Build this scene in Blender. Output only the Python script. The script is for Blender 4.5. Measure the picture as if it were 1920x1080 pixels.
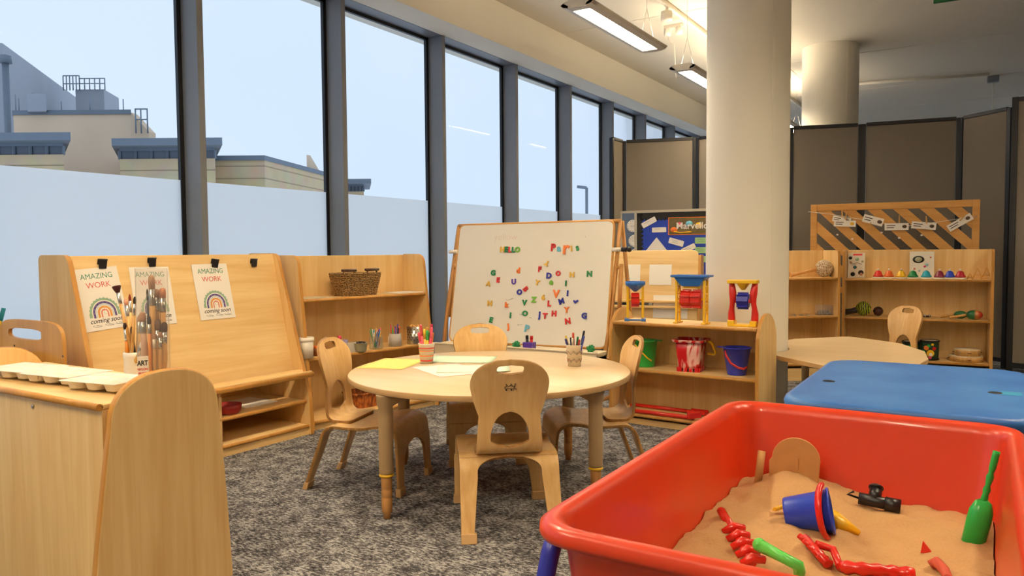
import bpy, bmesh, math, random
from mathutils import Vector, Matrix, noise
random.seed(7)
PI = math.pi
sc = bpy.context.scene
for o in list(bpy.data.objects): bpy.data.objects.remove(o)

# ------------------------------------------------------------------ camera
CAMH = 0.97
F_PX, YAW, PITCH, ROLL = 1420.0, 0.5582, 0.0491, -0.0077
_f = Vector((-math.sin(YAW)*math.cos(PITCH), math.cos(YAW)*math.cos(PITCH), -math.sin(PITCH)))
_r0 = Vector((math.cos(YAW), math.sin(YAW), 0)); _u0 = _r0.cross(_f)
_r = _r0*math.cos(ROLL) + _u0*math.sin(ROLL); _u = -_r0*math.sin(ROLL) + _u0*math.cos(ROLL)
cd = bpy.data.cameras.new('camera'); cam = bpy.data.objects.new('camera', cd); sc.collection.objects.link(cam)
cd.sensor_width = 36; cd.lens = F_PX/1920*36; cd.clip_start = .05; cd.clip_end = 500
m = Matrix.Identity(4)
for i, v in enumerate((_r, _u, -_f)):
    for k in range(3): m[k][i] = v[k]
m[2][3] = CAMH
cam.matrix_world = m
sc.camera = cam
cd.dof.use_dof = False

# ------------------------------------------------------------------ world, exposure
w = bpy.data.worlds.new('sky'); sc.world = w; w.use_nodes = True
nt = w.node_tree; nt.nodes.clear()
wo = nt.nodes.new('ShaderNodeOutputWorld'); bg = nt.nodes.new('ShaderNodeBackground')
tc = nt.nodes.new('ShaderNodeTexCoord'); nz = nt.nodes.new('ShaderNodeTexNoise'); cr = nt.nodes.new('ShaderNodeValToRGB')
nz.inputs['Scale'].default_value = 1.6; nz.inputs['Detail'].default_value = 3
cr.color_ramp.elements[0].color = (.62, .74, .92, 1); cr.color_ramp.elements[1].color = (.70, .80, .94, 1)
cr.color_ramp.elements[0].position = .3; cr.color_ramp.elements[1].position = .75
nt.links.new(tc.outputs['Generated'], nz.inputs['Vector']); nt.links.new(nz.outputs['Fac'], cr.inputs['Fac'])
nt.links.new(cr.outputs['Color'], bg.inputs['Color']); nt.links.new(bg.outputs[0], wo.inputs[0])
bg.inputs['Strength'].default_value = 1.17
sc.view_settings.view_transform = 'Standard'; sc.view_settings.look = 'None'
sc.view_settings.gamma = 1; sc.view_settings.exposure = 0.0; sc.view_settings.use_curve_mapping = False
LAMP = 98.0            # luminance of the fluorescent diffusers
LAMP_COL = (1.0, .82, .56)

# ------------------------------------------------------------------ projection helpers (pixel -> place in the room)
def ray(u, v): return _r*(u-960) - _u*(v-540) + _f*F_PX
O0 = Vector((0, 0, CAMH))
def at(u, v, z):
    d = ray(u, v); return O0 + d*((z-CAMH)/d.z)
def aty(u, v, y):
    d = ray(u, v); return O0 + d*(y/d.y)
def atx(u, v, x):
    d = ray(u, v); return O0 + d*(x/d.x)
def atd(u, v, dd): return O0 + ray(u, v)*(dd/F_PX)
def atp(u, v, P, N):
    d = ray(u, v); return O0 + d*((P-O0).dot(N)/d.dot(N))

# ------------------------------------------------------------------ materials
def C(h):
    if isinstance(h, str):
        h = h.lstrip('#'); h = [int(h[i:i+2], 16) for i in (0, 2, 4)]
    f = lambda c: c/12.92 if c <= .04045 else ((c+.055)/1.055)**2.4
    return tuple(f(c/255) for c in h) + (1,)
def newmat(name):
    mt = bpy.data.materials.new(name); mt.use_nodes = True
    return mt, mt.node_tree, mt.node_tree.nodes['Principled BSDF']
def plain(name, c, rough=.5, metal=0., spec=.5, vary=.06, scale=12, bump=0., coat=0.):
    mt, t, b = newmat(name); c = C(c)
    tcn = t.nodes.new('ShaderNodeTexCoord'); n = t.nodes.new('ShaderNodeTexNoise'); n.inputs['Scale'].default_value = scale; n.inputs['Detail'].default_value = 4
    t.links.new(tcn.outputs['Object'], n.inputs['Vector'])
    mx = t.nodes.new('ShaderNodeMix'); mx.data_type = 'RGBA'
    mx.inputs[6].default_value = tuple(x*(1-vary) for x in c[:3]) + (1,)
    mx.inputs[7].default_value = tuple(min(1, x*(1+vary)) for x in c[:3]) + (1,)
    t.links.new(n.outputs['Fac'], mx.inputs[0]); t.links.new(mx.outputs[2], b.inputs['Base Color'])
    b.inputs['Roughness'].default_value = rough; b.inputs['Metallic'].default_value = metal
    b.inputs['Specular IOR Level'].default_value = spec; b.inputs['Coat Weight'].default_value = coat
    if bump:
        bp = t.nodes.new('ShaderNodeBump'); bp.inputs['Strength'].default_value = bump; bp.inputs['Distance'].default_value = .003
        t.links.new(n.outputs['Fac'], bp.inputs['Height']); t.links.new(bp.outputs[0], b.inputs['Normal'])
    return mt
def wood(name, c1, c2, axis, rough=.42, cross=16., along=1.1):
    mt, t, b = newmat(name)
    tcn = t.nodes.new('ShaderNodeTexCoord'); mp = t.nodes.new('ShaderNodeMapping')
    s = [cross]*3; s['xyz'.index(axis)] = along; mp.inputs['Scale'].default_value = s
    n = t.nodes.new('ShaderNodeTexNoise'); n.inputs['Scale'].default_value = 1.0; n.inputs['Detail'].default_value = 5; n.inputs['Distortion'].default_value = .8
    mp2 = t.nodes.new('ShaderNodeMapping'); s2 = [90.]*3; s2['xyz'.index(axis)] = 5.; mp2.inputs['Scale'].default_value = s2
    n2 = t.nodes.new('ShaderNodeTexNoise'); n2.inputs['Scale'].default_value = 1.0; n2.inputs['Detail'].default_value = 3
    L = t.links.new
    L(tcn.outputs['Object'], mp.inputs['Vector']); L(mp.outputs[0], n.inputs['Vector'])
    L(tcn.outputs['Object'], mp2.inputs['Vector']); L(mp2.outputs[0], n2.inputs['Vector'])
    ad = t.nodes.new('ShaderNodeMath'); ad.operation = 'MULTIPLY_ADD'; ad.inputs[1].default_value = .35
    L(n2.outputs['Fac'], ad.inputs[0]); L(n.outputs['Fac'], ad.inputs[2])
    r = t.nodes.new('ShaderNodeValToRGB'); r.color_ramp.elements[0].position = .45; r.color_ramp.elements[1].position = .92
    r.color_ramp.elements[0].color = C(c2); r.color_ramp.elements[1].color = C(c1)
    L(ad.outputs[0], r.inputs['Fac']); L(r.outputs[0], b.inputs['Base Color'])
    b.inputs['Roughness'].default_value = rough; b.inputs['Specular IOR Level'].default_value = .4
    return mt
MC1, MC2 = '#f0cf93', '#dfb474'
WX = wood('maple_x', MC1, MC2, 'x'); WY = wood('maple_y', MC1, MC2, 'y'); WZ = wood('maple_z', MC1, MC2, 'z')
WE = wood('varnished_edge', '#cf9950', '#bd8238', 'z', .35)
PLY = wood('birch_ply', '#e9c387', '#d4a566', 'z', .3, 22); PLYE = wood('ply_edge', '#b98a50', '#8c6230', 'z', .5, 60)
TT = wood('table_laminate', '#e6cda6', '#dcbf95', 'x', .33, 10)
TTE = plain('table_edge', '#cfa772', .45)
BEECH = wood('beech_leg', '#d39c5e', '#bf8749', 'z', .45, 30)
TAN = plain('tan_leg_plastic', '#b99b70', .45)
PINE = wood('pine', '#dda55c', '#cc9148', 'x', .45, 20)
WHITE_WALL = plain('wall_paint', '#e6e0d2', .9, vary=.02, scale=3)
CEIL = plain('ceiling_paint', '#ded6c8', .95, vary=.02, scale=2)
GREYM = plain('grey_frame', '#757981', .45, 0.); BLACKG = plain('black_gasket', '#0c0e12', .5)
BLACK = plain('black_plastic', '#17161a', .35); BLACKF = plain('black_frame', '#15161c', .4)
RED = plain('red_plastic', '#d8281c', .3, coat=.2); REDB = plain('red_bin', '#d63c17', .33, coat=.15, vary=.1, scale=5)
BLUE = plain('blue_plastic', '#2346c8', .3); NAVY = plain('navy_plastic', '#2b2f9e', .35); BLUER = plain('royal_blue', '#2f6fc4', .3)
YEL = plain('yellow_plastic', '#f2c022', .35); GRN = plain('green_plastic', '#23b04a', .3); DGRN = plain('deep_green', '#128347', .35)
ORG = plain('orange_plastic', '#f07a28', .35); LBL = plain('light_blue_plastic', '#6fb9d2', .35); PUR = plain('purple_plastic', '#5b3aa8', .4)
LIME = plain('lime_plastic', '#7ab83a', .35); LYEL = plain('pale_yellow', '#e3b440', .4); TEAL = plain('teal', '#1c93a5', .4)
PAPER = plain('paper', '#f0e9de', .8, vary=.02); PYEL = plain('yellow_paper', '#f6dd7c', .8, vary=.02); PGRN = plain('green_paper', '#cfe6c8', .8, vary=.02)
CREAM = plain('cream_plastic', '#e9d9bb', .5); CREAMW = plain('white_plastic', '#efe6d6', .4)
INK = plain('black_ink', '#1a1a1a', .7); TXG = plain('green_ink', '#2f8567', .7); TXR = plain('red_ink', '#dd5a48', .7)
SAGE = plain('sage_print', '#93b396', .7); PUP = plain('purple_print', '#5a4b86', .7); BLP = plain('pale_blue_print', '#9fc0cf', .7); ORP = plain('orange_print', '#e09a4a', .7); CORP = plain('coral_print', '#dd7f66', .7)
STEEL = plain('steel', '#b9b4ab', .28, 1.); CHROME = plain('chrome', '#d5d2cc', .12, 1.)
WB = plain('whiteboard', '#ece6da', .25, vary=.015, scale=6)
BRIS = plain('brown_bristle', '#4a2a1c', .8, bump=.4, scale=200); BRIT = plain('tan_bristle', '#b98a68', .85, bump=.4, scale=200)
HAND = wood('brush_handle', '#dcae66', '#b98340', 'z', .35, 60)
OLIVE = plain('olive', '#a9a689', .5); PINK = plain('pink', '#e2486f', .5)

def glass(name, col=(1, 1, 1, 1), alpha=.0, rough=0.02, spec=.12, tint=1.):
    mt = bpy.data.materials.new(name); mt.use_nodes = True; t = mt.node_tree; t.nodes.clear()
    o = t.nodes.new('ShaderNodeOutputMaterial'); tr = t.nodes.new('ShaderNodeBsdfTransparent'); gl = t.nodes.new('ShaderNodeBsdfGlossy')
    tr.inputs['Color'].default_value = col; gl.inputs['Roughness'].default_value = rough
    fr = t.nodes.new('ShaderNodeLayerWeight'); fr.inputs['Blend'].default_value = spec
    mx = t.nodes.new('ShaderNodeMixShader')
    fm = t.nodes.new('ShaderNodeMath'); fm.operation = 'MULTIPLY'; fm.inputs[1].default_value = .4; t.links.new(fr.outputs['Fresnel'], fm.inputs[0]); t.links.new(fm.outputs[0], mx.inputs[0]); t.links.new(tr.outputs[0], mx.inputs[1]); t.links.new(gl.outputs[0], mx.inputs[2])
    if alpha:
        df = t.nodes.new('ShaderNodeBsdfDiffuse'); df.inputs['Color'].default_value = col; m2 = t.nodes.new('ShaderNodeMixShader'); m2.inputs[0].default_value = alpha
        t.links.new(mx.outputs[0], m2.inputs[1]); t.links.new(df.outputs[0], m2.inputs[2]); t.links.new(m2.outputs[0], o.inputs[0])
    else: t.links.new(mx.outputs[0], o.inputs[0])
    return mt
GLASS = glass('window_glass', (.95, .97, .98, 1), 0, .01, .08)
CLEAR = glass('clear_plastic', (.97, .96, .95, 1), .07, .1, .06)
JAR = glass('jar_glass', (.95, .97, .96, 1), .05, .03, .12)
CLOUDY = glass('cloudy_plastic', (.86, .82, .76, 1), .5, .2, .2)
def frosted():
    mt = bpy.data.materials.new('frosted_film'); mt.use_nodes = True; t = mt.node_tree; t.nodes.clear()
    o = t.nodes.new('ShaderNodeOutputMaterial'); a = t.nodes.new('ShaderNodeBsdfTranslucent'); b = t.nodes.new('ShaderNodeBsdfDiffuse'); mx = t.nodes.new('ShaderNodeMixShader')
    a.inputs['Color'].default_value = (.93, .93, .92, 1); b.inputs['Color'].default_value = (.7, .73, .75, 1); mx.inputs[0].default_value = .08
    t.links.new(a.outputs[0], mx.inputs[1]); t.links.new(b.outputs[0], mx.inputs[2]); t.links.new(mx.outputs[0], o.inputs[0]); return mt
FROST = frosted()
def emit(name, col, s):
    mt = bpy.data.materials.new(name); mt.use_nodes = True; t = mt.node_tree; t.nodes.clear()
    o = t.nodes.new('ShaderNodeOutputMaterial'); e = t.nodes.new('ShaderNodeEmission'); e.inputs['Color'].default_value = col + (1,); e.inputs['Strength'].default_value = s
    t.links.new(e.outputs[0], o.inputs[0]); return mt
GLOW = emit('fluorescent_tube', LAMP_COL, LAMP); GLOWUP = emit('fluorescent_uplight', LAMP_COL, LAMP*.30)
def carpet():
    mt, t, b = newmat('carpet'); L = t.links.new
    tcn = t.nodes.new('ShaderNodeTexCoord')
    mp = t.nodes.new('ShaderNodeMapping'); mp.inputs['Scale'].default_value = (55, 110, 55); L(tcn.outputs['Object'], mp.inputs['Vector'])
    n = t.nodes.new('ShaderNodeTexNoise'); n.inputs['Scale'].default_value = 1.0; n.inputs['Detail'].default_value = 6; n.inputs['Roughness'].default_value = .75; L(mp.outputs[0], n.inputs['Vector'])
    n2 = t.nodes.new('ShaderNodeTexNoise'); n2.inputs['Scale'].default_value = 14; n2.inputs['Detail'].default_value = 4; L(tcn.outputs['Object'], n2.inputs['Vector'])
    n3 = t.nodes.new('ShaderNodeTexNoise'); n3.inputs['Scale'].default_value = 420; n3.inputs['Detail'].default_value = 2; L(tcn.outputs['Object'], n3.inputs['Vector'])
    a = t.nodes.new('ShaderNodeMath'); a.operation = 'MULTIPLY_ADD'; a.inputs[1].default_value = .35; L(n2.outputs['Fac'], a.inputs[0]); L(n.outputs['Fac'], a.inputs[2])
    a2 = t.nodes.new('ShaderNodeMath'); a2.operation = 'MULTIPLY_ADD'; a2.inputs[1].default_value = .45; L(n3.outputs['Fac'], a2.inputs[0]); L(a.outputs[0], a2.inputs[2])
    r = t.nodes.new('ShaderNodeValToRGB'); r.color_ramp.elements[0].position = .78; r.color_ramp.elements[1].position = 1.02
    r.color_ramp.elements[0].color = C('#2b2a2d'); r.color_ramp.elements[1].color = C('#b9b6b3'); e = r.color_ramp.elements.new(.9); e.color = C('#625f60')
    L(a2.outputs[0], r.inputs['Fac']); L(r.outputs[0], b.inputs['Base Color']); b.inputs['Roughness'].default_value = .95; b.inputs['Specular IOR Level'].default_value = .1
    bp = t.nodes.new('ShaderNodeBump'); bp.inputs['Strength'].default_value = .6; bp.inputs['Distance'].default_value = .004; L(a2.outputs[0], bp.inputs['Height']); L(bp.outputs[0], b.inputs['Normal'])
    return mt
CARPET = carpet()
FABRIC = plain('screen_fabric', '#7d7468', .95, vary=.22, scale=260, bump=.3)
SAND = plain('sand', '#bd9463', .95, vary=.12, scale=180, bump=.5)

# ------------------------------------------------------------------ mesh builder
MW = {}
class MB:
    def __init__(s, M=None): s.bm = bmesh.new(); s.M = M or Matrix.Identity(4)
    def v(s, p): return s.bm.verts.new(s.M @ Vector(p))
    def f(s, vs, mi=0, sm=False):
        try: fc = s.bm.faces.new(vs); fc.material_index = mi; fc.smooth = sm; return fc
        except ValueError: return None
    def box(s, c, size, R=None, mi=0):
        c = Vector(c); h = [x/2 for x in size]; vs = []
        for i in (-1, 1):
            for j in (-1, 1):
                for k in (-1, 1):
                    p = Vector((i*h[0], j*h[1], k*h[2]))
                    if R is not None: p = R @ p
                    vs.append(s.v(c+p))
        for q in ((0, 1, 3, 2), (4, 6, 7, 5), (0, 4, 5, 1), (2, 3, 7, 6), (0, 2, 6, 4), (1, 5, 7, 3)): s.f([vs[i] for i in q], mi)
        return s
    def bb(s, a, b, mi=0): return s.box([(a[i]+b[i])/2 for i in range(3)], [abs(b[i]-a[i]) for i in range(3)], None, mi)
    def prism(s, pts, t0, t1, F, mi=0, ms=None, sm=False):
        a = [s.v(F(p[0], p[1], t0)) for p in pts]; b = [s.v(F(p[0], p[1], t1)) for p in pts]
        s.f(a, mi); s.f(b[::-1], mi); n = len(pts)
        for i in range(n): s.f([a[i], a[(i+1) % n], b[(i+1) % n], b[i]], mi if ms is None else ms, sm)
        return s
    def tube(s, P, r, seg=10, mi=0, cap=True, flat=1.):
        P = [Vector(p) for p in P]; n = len(P); rr = r if isinstance(r, (list, tuple)) else [r]*n
        ring = []; up = None
        for i in range(n):
            d = (P[min(i+1, n-1)]-P[max(i-1, 0)]).normalized()
            if up is None: up = d.orthogonal().normalized()
            up = (up - d*up.dot(d)).normalized(); sd = d.cross(up)
            ring.append([s.v(P[i]+(up*math.cos(2*PI*k/seg)+sd*math.sin(2*PI*k/seg)*flat)*rr[i]) for k in range(seg)])
        for i in range(n-1):
            for k in range(seg): s.f([ring[i][k], ring[i][(k+1) % seg], ring[i+1][(k+1) % seg], ring[i+1][k]], mi, True)
        if cap: s.f(ring[0][::-1], mi); s.f(ring[-1], mi)
        return s
    def ring(s, c, R, r, ax=(0, 0, 1), seg=32, sg=8, mi=0):
        ax = Vector(ax).normalized(); a = ax.orthogonal().normalized(); b = ax.cross(a); c = Vector(c); rows = []
        for i in range(seg):
            t = 2*PI*i/seg; d = a*math.cos(t)+b*math.sin(t)
            rows.append([s.v(c+d*(R+r*math.cos(2*PI*k/sg))+ax*r*math.sin(2*PI*k/sg)) for k in range(sg)])
        for i in range(seg):
            for k in range(sg): s.f([rows[i][k], rows[(i+1) % seg][k], rows[(i+1) % seg][(k+1) % sg], rows[i][(k+1) % sg]], mi, True)
        return s
    def lathe(s, prof, o=(0, 0, 0), seg=28, R=None, mi=0, sy=1.):
        o = Vector(o); rows = []
        for r, z in prof:
            if r < 1e-6:
                p = Vector((0, 0, z)); rows.append([s.v(o+(R @ p if R is not None else p))])
            else:
                row = []
                for k in range(seg):
                    p = Vector((r*math.cos(2*PI*k/seg), r*math.sin(2*PI*k/seg)*sy, z)); row.append(s.v(o+(R @ p if R is not None else p)))
                rows.append(row)
        for a, b in zip(rows, rows[1:]):
            for k in range(seg):
                k2 = (k+1) % seg
                if len(a) == 1 and len(b) == 1: continue
                if len(a) == 1: s.f([a[0], b[k], b[k2]], mi, True)
                elif len(b) == 1: s.f([a[k], b[0], a[k2]], mi, True)
                else: s.f([a[k], a[k2], b[k2], b[k]], mi, True)
        return s
    def ball(s, c, r, seg=16, mi=0, sc_=(1, 1, 1), R=None):
        n = 8; c = Vector(c); rows = []
        for i in range(n+1):
            t = PI*i/n; rows.append((math.sin(t)*r, -math.cos(t)*r))
        RR = (R if R is not None else Matrix.Identity(3)) @ Matrix.Diagonal(Vector(sc_))
        return s.lathe([(max(a, 0) if 0 < i < n else 0, b) for i, (a, b) in enumerate(rows)], c, seg, RR, mi)
    def build(s, name, mat, parent=None, bevel=0., solid=0., recalc=True, bseg=2, sub=0, origin=None, smooth=False):
        bm = s.bm
        if recalc: bmesh.ops.recalc_face_normals(bm, faces=bm.faces)
        me = bpy.data.meshes.new(name)
        if smooth:
            for fc in bm.faces: fc.smooth = True
        if parent is not None: bm.transform(MW[parent.name].inverted())
        else:
            xs = [v.co for v in bm.verts]
            if origin is None:
                mn = [min(p[i] for p in xs) for i in range(3)]; mxx = [max(p[i] for p in xs) for i in range(3)]
                origin = Vector(((mn[0]+mxx[0])/2, (mn[1]+mxx[1])/2, mn[2]))
            bm.transform(Matrix.Translation(-Vector(origin)))
        bm.to_mesh(me); bm.free()
        for q in (mat if isinstance(mat, (list, tuple)) else [mat]): me.materials.append(q)
        o = bpy.data.objects.new(name, me); sc.collection.objects.link(o)
        if parent is not None: o.parent = parent; MW[o.name] = MW[parent.name]
        else: o.location = origin; MW[o.name] = Matrix.Translation(Vector(origin))
        if solid: md = o.modifiers.new('s', 'SOLIDIFY'); md.thickness = solid; md.offset = 0; md.material_offset_rim = 1 if len(me.materials) > 1 else 0
        if bevel: md = o.modifiers.new('b', 'BEVEL'); md.width = bevel; md.segments = bseg; md.limit_method = 'ANGLE'; md.angle_limit = .6; md.harden_normals = False
        if sub: md = o.modifiers.new('d', 'SUBSURF'); md.levels = sub; md.render_levels = sub
        return o
def tag(o, label=None, cat=None, group=None, kind=None):
    if label: o['label'] = label
    if cat: o['category'] = cat
    if group: o['group'] = group
    if kind: o['kind'] = kind
    return o
def thing(name, label, cat, loc=(0, 0, 0), rz=0., group=None, kind=None):
    o = bpy.data.objects.new(name, None); sc.collection.objects.link(o); o.empty_display_size = .05
    o.location = loc; o.rotation_euler = (0, 0, rz); MW[o.name] = Matrix.Translation(Vector(loc)) @ Matrix.Rotation(rz, 4, 'Z')
    return tag(o, label, cat, group, kind)
def struct(o): o['kind'] = 'structure'; return o
def dup(root, loc, rz, label, group=None):
    def cp(o, par):
        c = o.copy(); sc.collection.objects.link(c); c.parent = par
        for ch in o.children: cp(ch, c)
        return c
    r = cp(root, None); r.location = loc; r.rotation_euler = (0, 0, rz); r['label'] = label
    MW[r.name] = Matrix.Translation(Vector(loc)) @ Matrix.Rotation(rz, 4, 'Z')
    if group: r['group'] = group
    return r
def frame(o, x, y):
    x = Vector(x).normalized(); n = x.cross(Vector(y)).normalized(); y = n.cross(x)
    M = Matrix.Identity(4)
    for i, q in enumerate((x, y, n)):
        for k in range(3): M[k][i] = q[k]
    for k in range(3): M[k][3] = o[k]
    return M
def Rto(d):   # rotation taking +z to d
    return Vector((0, 0, 1)).rotation_difference(Vector(d).normalized()).to_matrix()
def text(body, size, M, mat, name, parent=None, ext=.0003, off=0., shear=0., ax='CENTER', sx=1.):
    cu = bpy.data.curves.new(name, 'FONT'); cu.body = body; cu.size = size; cu.extrude = ext; cu.offset = off; cu.shear = shear
    cu.align_x = ax; cu.align_y = 'CENTER'; cu.resolution_u = 3
    tmp = bpy.data.objects.new('tmp', cu); sc.collection.objects.link(tmp); bpy.context.view_layer.update()
    me = bpy.data.meshes.new_from_object(tmp); bpy.data.objects.remove(tmp); bpy.data.curves.remove(cu)
    mb = MB(); mb.bm.from_mesh(me); bpy.data.meshes.remove(me)
    mb.bm.transform(M @ Matrix.Diagonal((sx, 1, 1, 1)))
    for fc in mb.bm.faces: fc.material_index = 0
    return mb.build(name, mat, parent, recalc=False)
def rpoly(pts, rad, n=6):
    out = []; N = len(pts); rad = rad if isinstance(rad, (list, tuple)) else [rad]*N
    for i in range(N):
        p = Vector(pts[i]); a = Vector(pts[i-1])-p; b = Vector(pts[(i+1) % N])-p; r = rad[i]
        if r <= 0: out.append(tuple(p)); continue
        ang = a.angle(b); t = min(r/math.tan(ang/2), a.length*.49, b.length*.49)
        A = p+a.normalized()*t; B = p+b.normalized()*t
        for k in range(n+1):
            s = k/n; q = A*(1-s)**2+p*2*s*(1-s)+B*s*s; out.append(tuple(q))
    return out
FX = lambda x: (lambda a, b, t: (t, a, b))
def FYZ(a, b, t): return (t, a, b)     # polygon (y,z), extruded in x
def FXZ(a, b, t): return (a, t, b)     # polygon (x,z), extruded in y
def FXY(a, b, t): return (a, b, t)

# ================================================================== THE ROOM
XG = -3.745; XF = -3.605; SP = 1.08; YM0 = 2.412*SP/1.0; ZT = CAMH+1.549*SP; ZFR = CAMH+.3708*SP
ms = [0, 1, 2.01, 3.017, 3.991, 4.944, 5.844, 6.8, 7.8, 8.8, 9.8]; ms = [-4, -3, -2, -1] + ms
YM = [ (2.4128+k)*SP for k in ms]
mb = MB(); mb.bb((-3.9, -2.5, -.1), (6, 14.2, 0)); struct(mb.build('floor', CARPET, origin=(0, 0, 0)))
mb = MB(); mb.bb((-3.95, -2.5, 2.98), (6, 14.2, 3.1)); struct(mb.build('ceiling', CEIL))
mb = MB(); mb.bb((-3.9, -2.5, 2.645), (-3.37, 14.2, 2.98)); struct(mb.build('wall_left', WHITE_WALL, bevel=.004))
mb = MB(); mb.bb((6, -2.5, 0), (6.1, 14.2, 2.98)); struct(mb.build('wall_right', WHITE_WALL))
mb = MB(); mb.bb((-3.9, -2.6, 0), (6.1, -2.5, 2.98)); struct(mb.build('wall_back', WHITE_WALL))
# far wall with a band of daylight windows
mb = MB(); mb.bb((-3.9, 14.1, 0), (6.1, 14.2, .9)); mb.bb((-3.9, 14.1, 2.5), (6.1, 14.2, 2.98))
for x0, x1 in ((-3.9, .4), (1.8, 6.1)): mb.bb((x0, 14.1, .9), (x1, 14.2, 2.5))
struct(mb.build('wall_far', WHITE_WALL))
mb = MB(); mb.bb((XG-.05, -2.5, 0), (XF, 14.2, .10)); struct(mb.build('trim_1', GREYM))       # low curb under the glazing
mb = MB(); mb.bb((XG-.03, -2.5, ZT), (XF-.005, 14.2, ZT+.06)); struct(mb.build('trim_2', GREYM))
# windows: each bay has its fin, gasket, clear pane and frosted film
FW = .0362*SP; GW = .0234*SP
for i in range(len(YM)-1):
    y0, y1 = YM[i], YM[i+1]
    wn = thing('window_%d' % (i+1), None, None, (XG, (y0+y1)/2, 0.1), 0, None, 'structure')
    MB().bb((XG-.03, y0, .1), (XF, y0+FW, ZT)).build('mullion', GREYM, wn, bevel=.002)
    g = MB(); g.bb((XG-.02, y0+FW, .1), (XG+.004, y0+FW+.012, ZT)); g.bb((XG-.02, y1-GW, .1), (XG+.004, y1, ZT)); g.bb((XG-.02, y0+FW, ZT-.022), (XG+.004, y1, ZT))
    g.build('gasket', BLACKG, wn)
    MB().bb((XG-.006, y0+FW+.006, .1), (XG, y1-GW+.006, ZT-.01)).build('glass_pane', GLASS, wn)
    MB().bb((XG+.0005, y0+FW+.012, .1), (XG+.0015, y1-GW-.003, ZFR)).build('frosted_film', FROST, wn)
# window ledge at the near end
mb = MB(); mb.bb((XG+.01, .2, .56), (XF+.01, 1.70, .585)); struct(mb.build('trim_3', CREAMW, bevel=.004))

# columns
def column(c, r, h0=0.):
    mb = MB(); n = 64; pr = [(r, h0), (r, 2.98)]
    mb.lathe(pr, (c[0], c[1], 0), n)
    o = mb.build('column', WHITE_WALL, origin=(c[0], c[1], 0)); struct(o)
    s = MB(); a = math.atan2(-c[1], -c[0])+.62
    s.box((c[0]+math.cos(a)*(r+.0005), c[1]+math.sin(a)*(r+.0005), 1.49), (.004, .012, 2.98), Matrix.Rotation(a, 3, 'Z'))
    s.build('column_seam', WHITE_WALL, o); return o
dirc = ray(1400, 500); dirc.z = 0; dirc.normalize(); COL1 = dirc*4.58
column(COL1, .229)
dirc2 = ray(1556, 200); dirc2.z = 0; dirc2.normalize(); COL2 = dirc2*8.35
c2 = column(COL2, .265)
# ceiling joints and conduits
mb = MB()
for y in (4.3, 6.3, 8.62, 10.6, 12.2): mb.bb((-3.37, y, 2.976), (6, y+.014, 2.981))
struct(mb.build('trim_4', CEIL))
mb = MB(); mb.bb((-1.9, 2.5, 2.976), (-1.888, 13, 2.981)); struct(mb.build('trim_5', CEIL))

# ceiling track with sensor and sockets
tk = thing('cable_track', 'white cable track along the ceiling above the pendant lights', 'cable track', (-2.2, 6, 2.95))
MB().bb((-2.235, 3.0, 2.93), (-2.205, 12, 2.955)).bb((-2.226, 3, 2.954), (-2.214, 12, 2.98)).build('track_rail', CREAMW, tk, bevel=.003)
p = at(1250, 22, 2.9)
MB().lathe([(0, 2.83), (.045, 2.83), (.048, 2.85), (.045, 2.90), (.012, 2.905), (.012, 2.93)], (p.x, p.y, 0)).build('socket', CREAMW, tk)
p = at(1263, 52, 2.9)
MB().box((p.x, p.y, 2.91), (.17, .05, .04)).build('socket', CREAMW, tk, bevel=.01)
for dx in (-.055, .05): MB().lathe([(0, 2.84), (.03, 2.84), (.032, 2.89), (.02, 2.905)], (p.x+dx, p.y, 0)).build('plug', CREAMW, tk)
MB().tube([(p.x-.055, p.y, 2.85), (p.x-.045, p.y, 2.80), (p.x, p.y+.02, 2.76), (p.x+.01, p.y+.03, 2.5), (p.x+.02, p.y+.03, 2.44)], .004, 6).build('cable', CREAMW, tk)
tk2 = thing('conduit', 'thin white conduit running across the far ceiling', 'conduit', (0, 10.2, 2.95))
MB().tube([(-1.6, 10.0, 2.95), (.0, 10.35, 2.95)], .018, 8).build('pipe', CREAMW, tk2)
p = at(1862, 150, 2.93)
MB().box((p.x, p.y, 2.94), (.12, .1, .07)).build('junction_box', GREYM, tk2, bevel=.01)
MB().tube([(p.x, p.y, 2.92), (p.x, p.y, 2.5)], .006, 6).build('drop_cable', CREAMW, tk2)
MB().lathe([(0, 2.40), (.06, 2.40), (.06, 2.5), (0, 2.5)], (p.x, p.y, 0)).build('socket', CREAMW, tk2)

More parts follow.
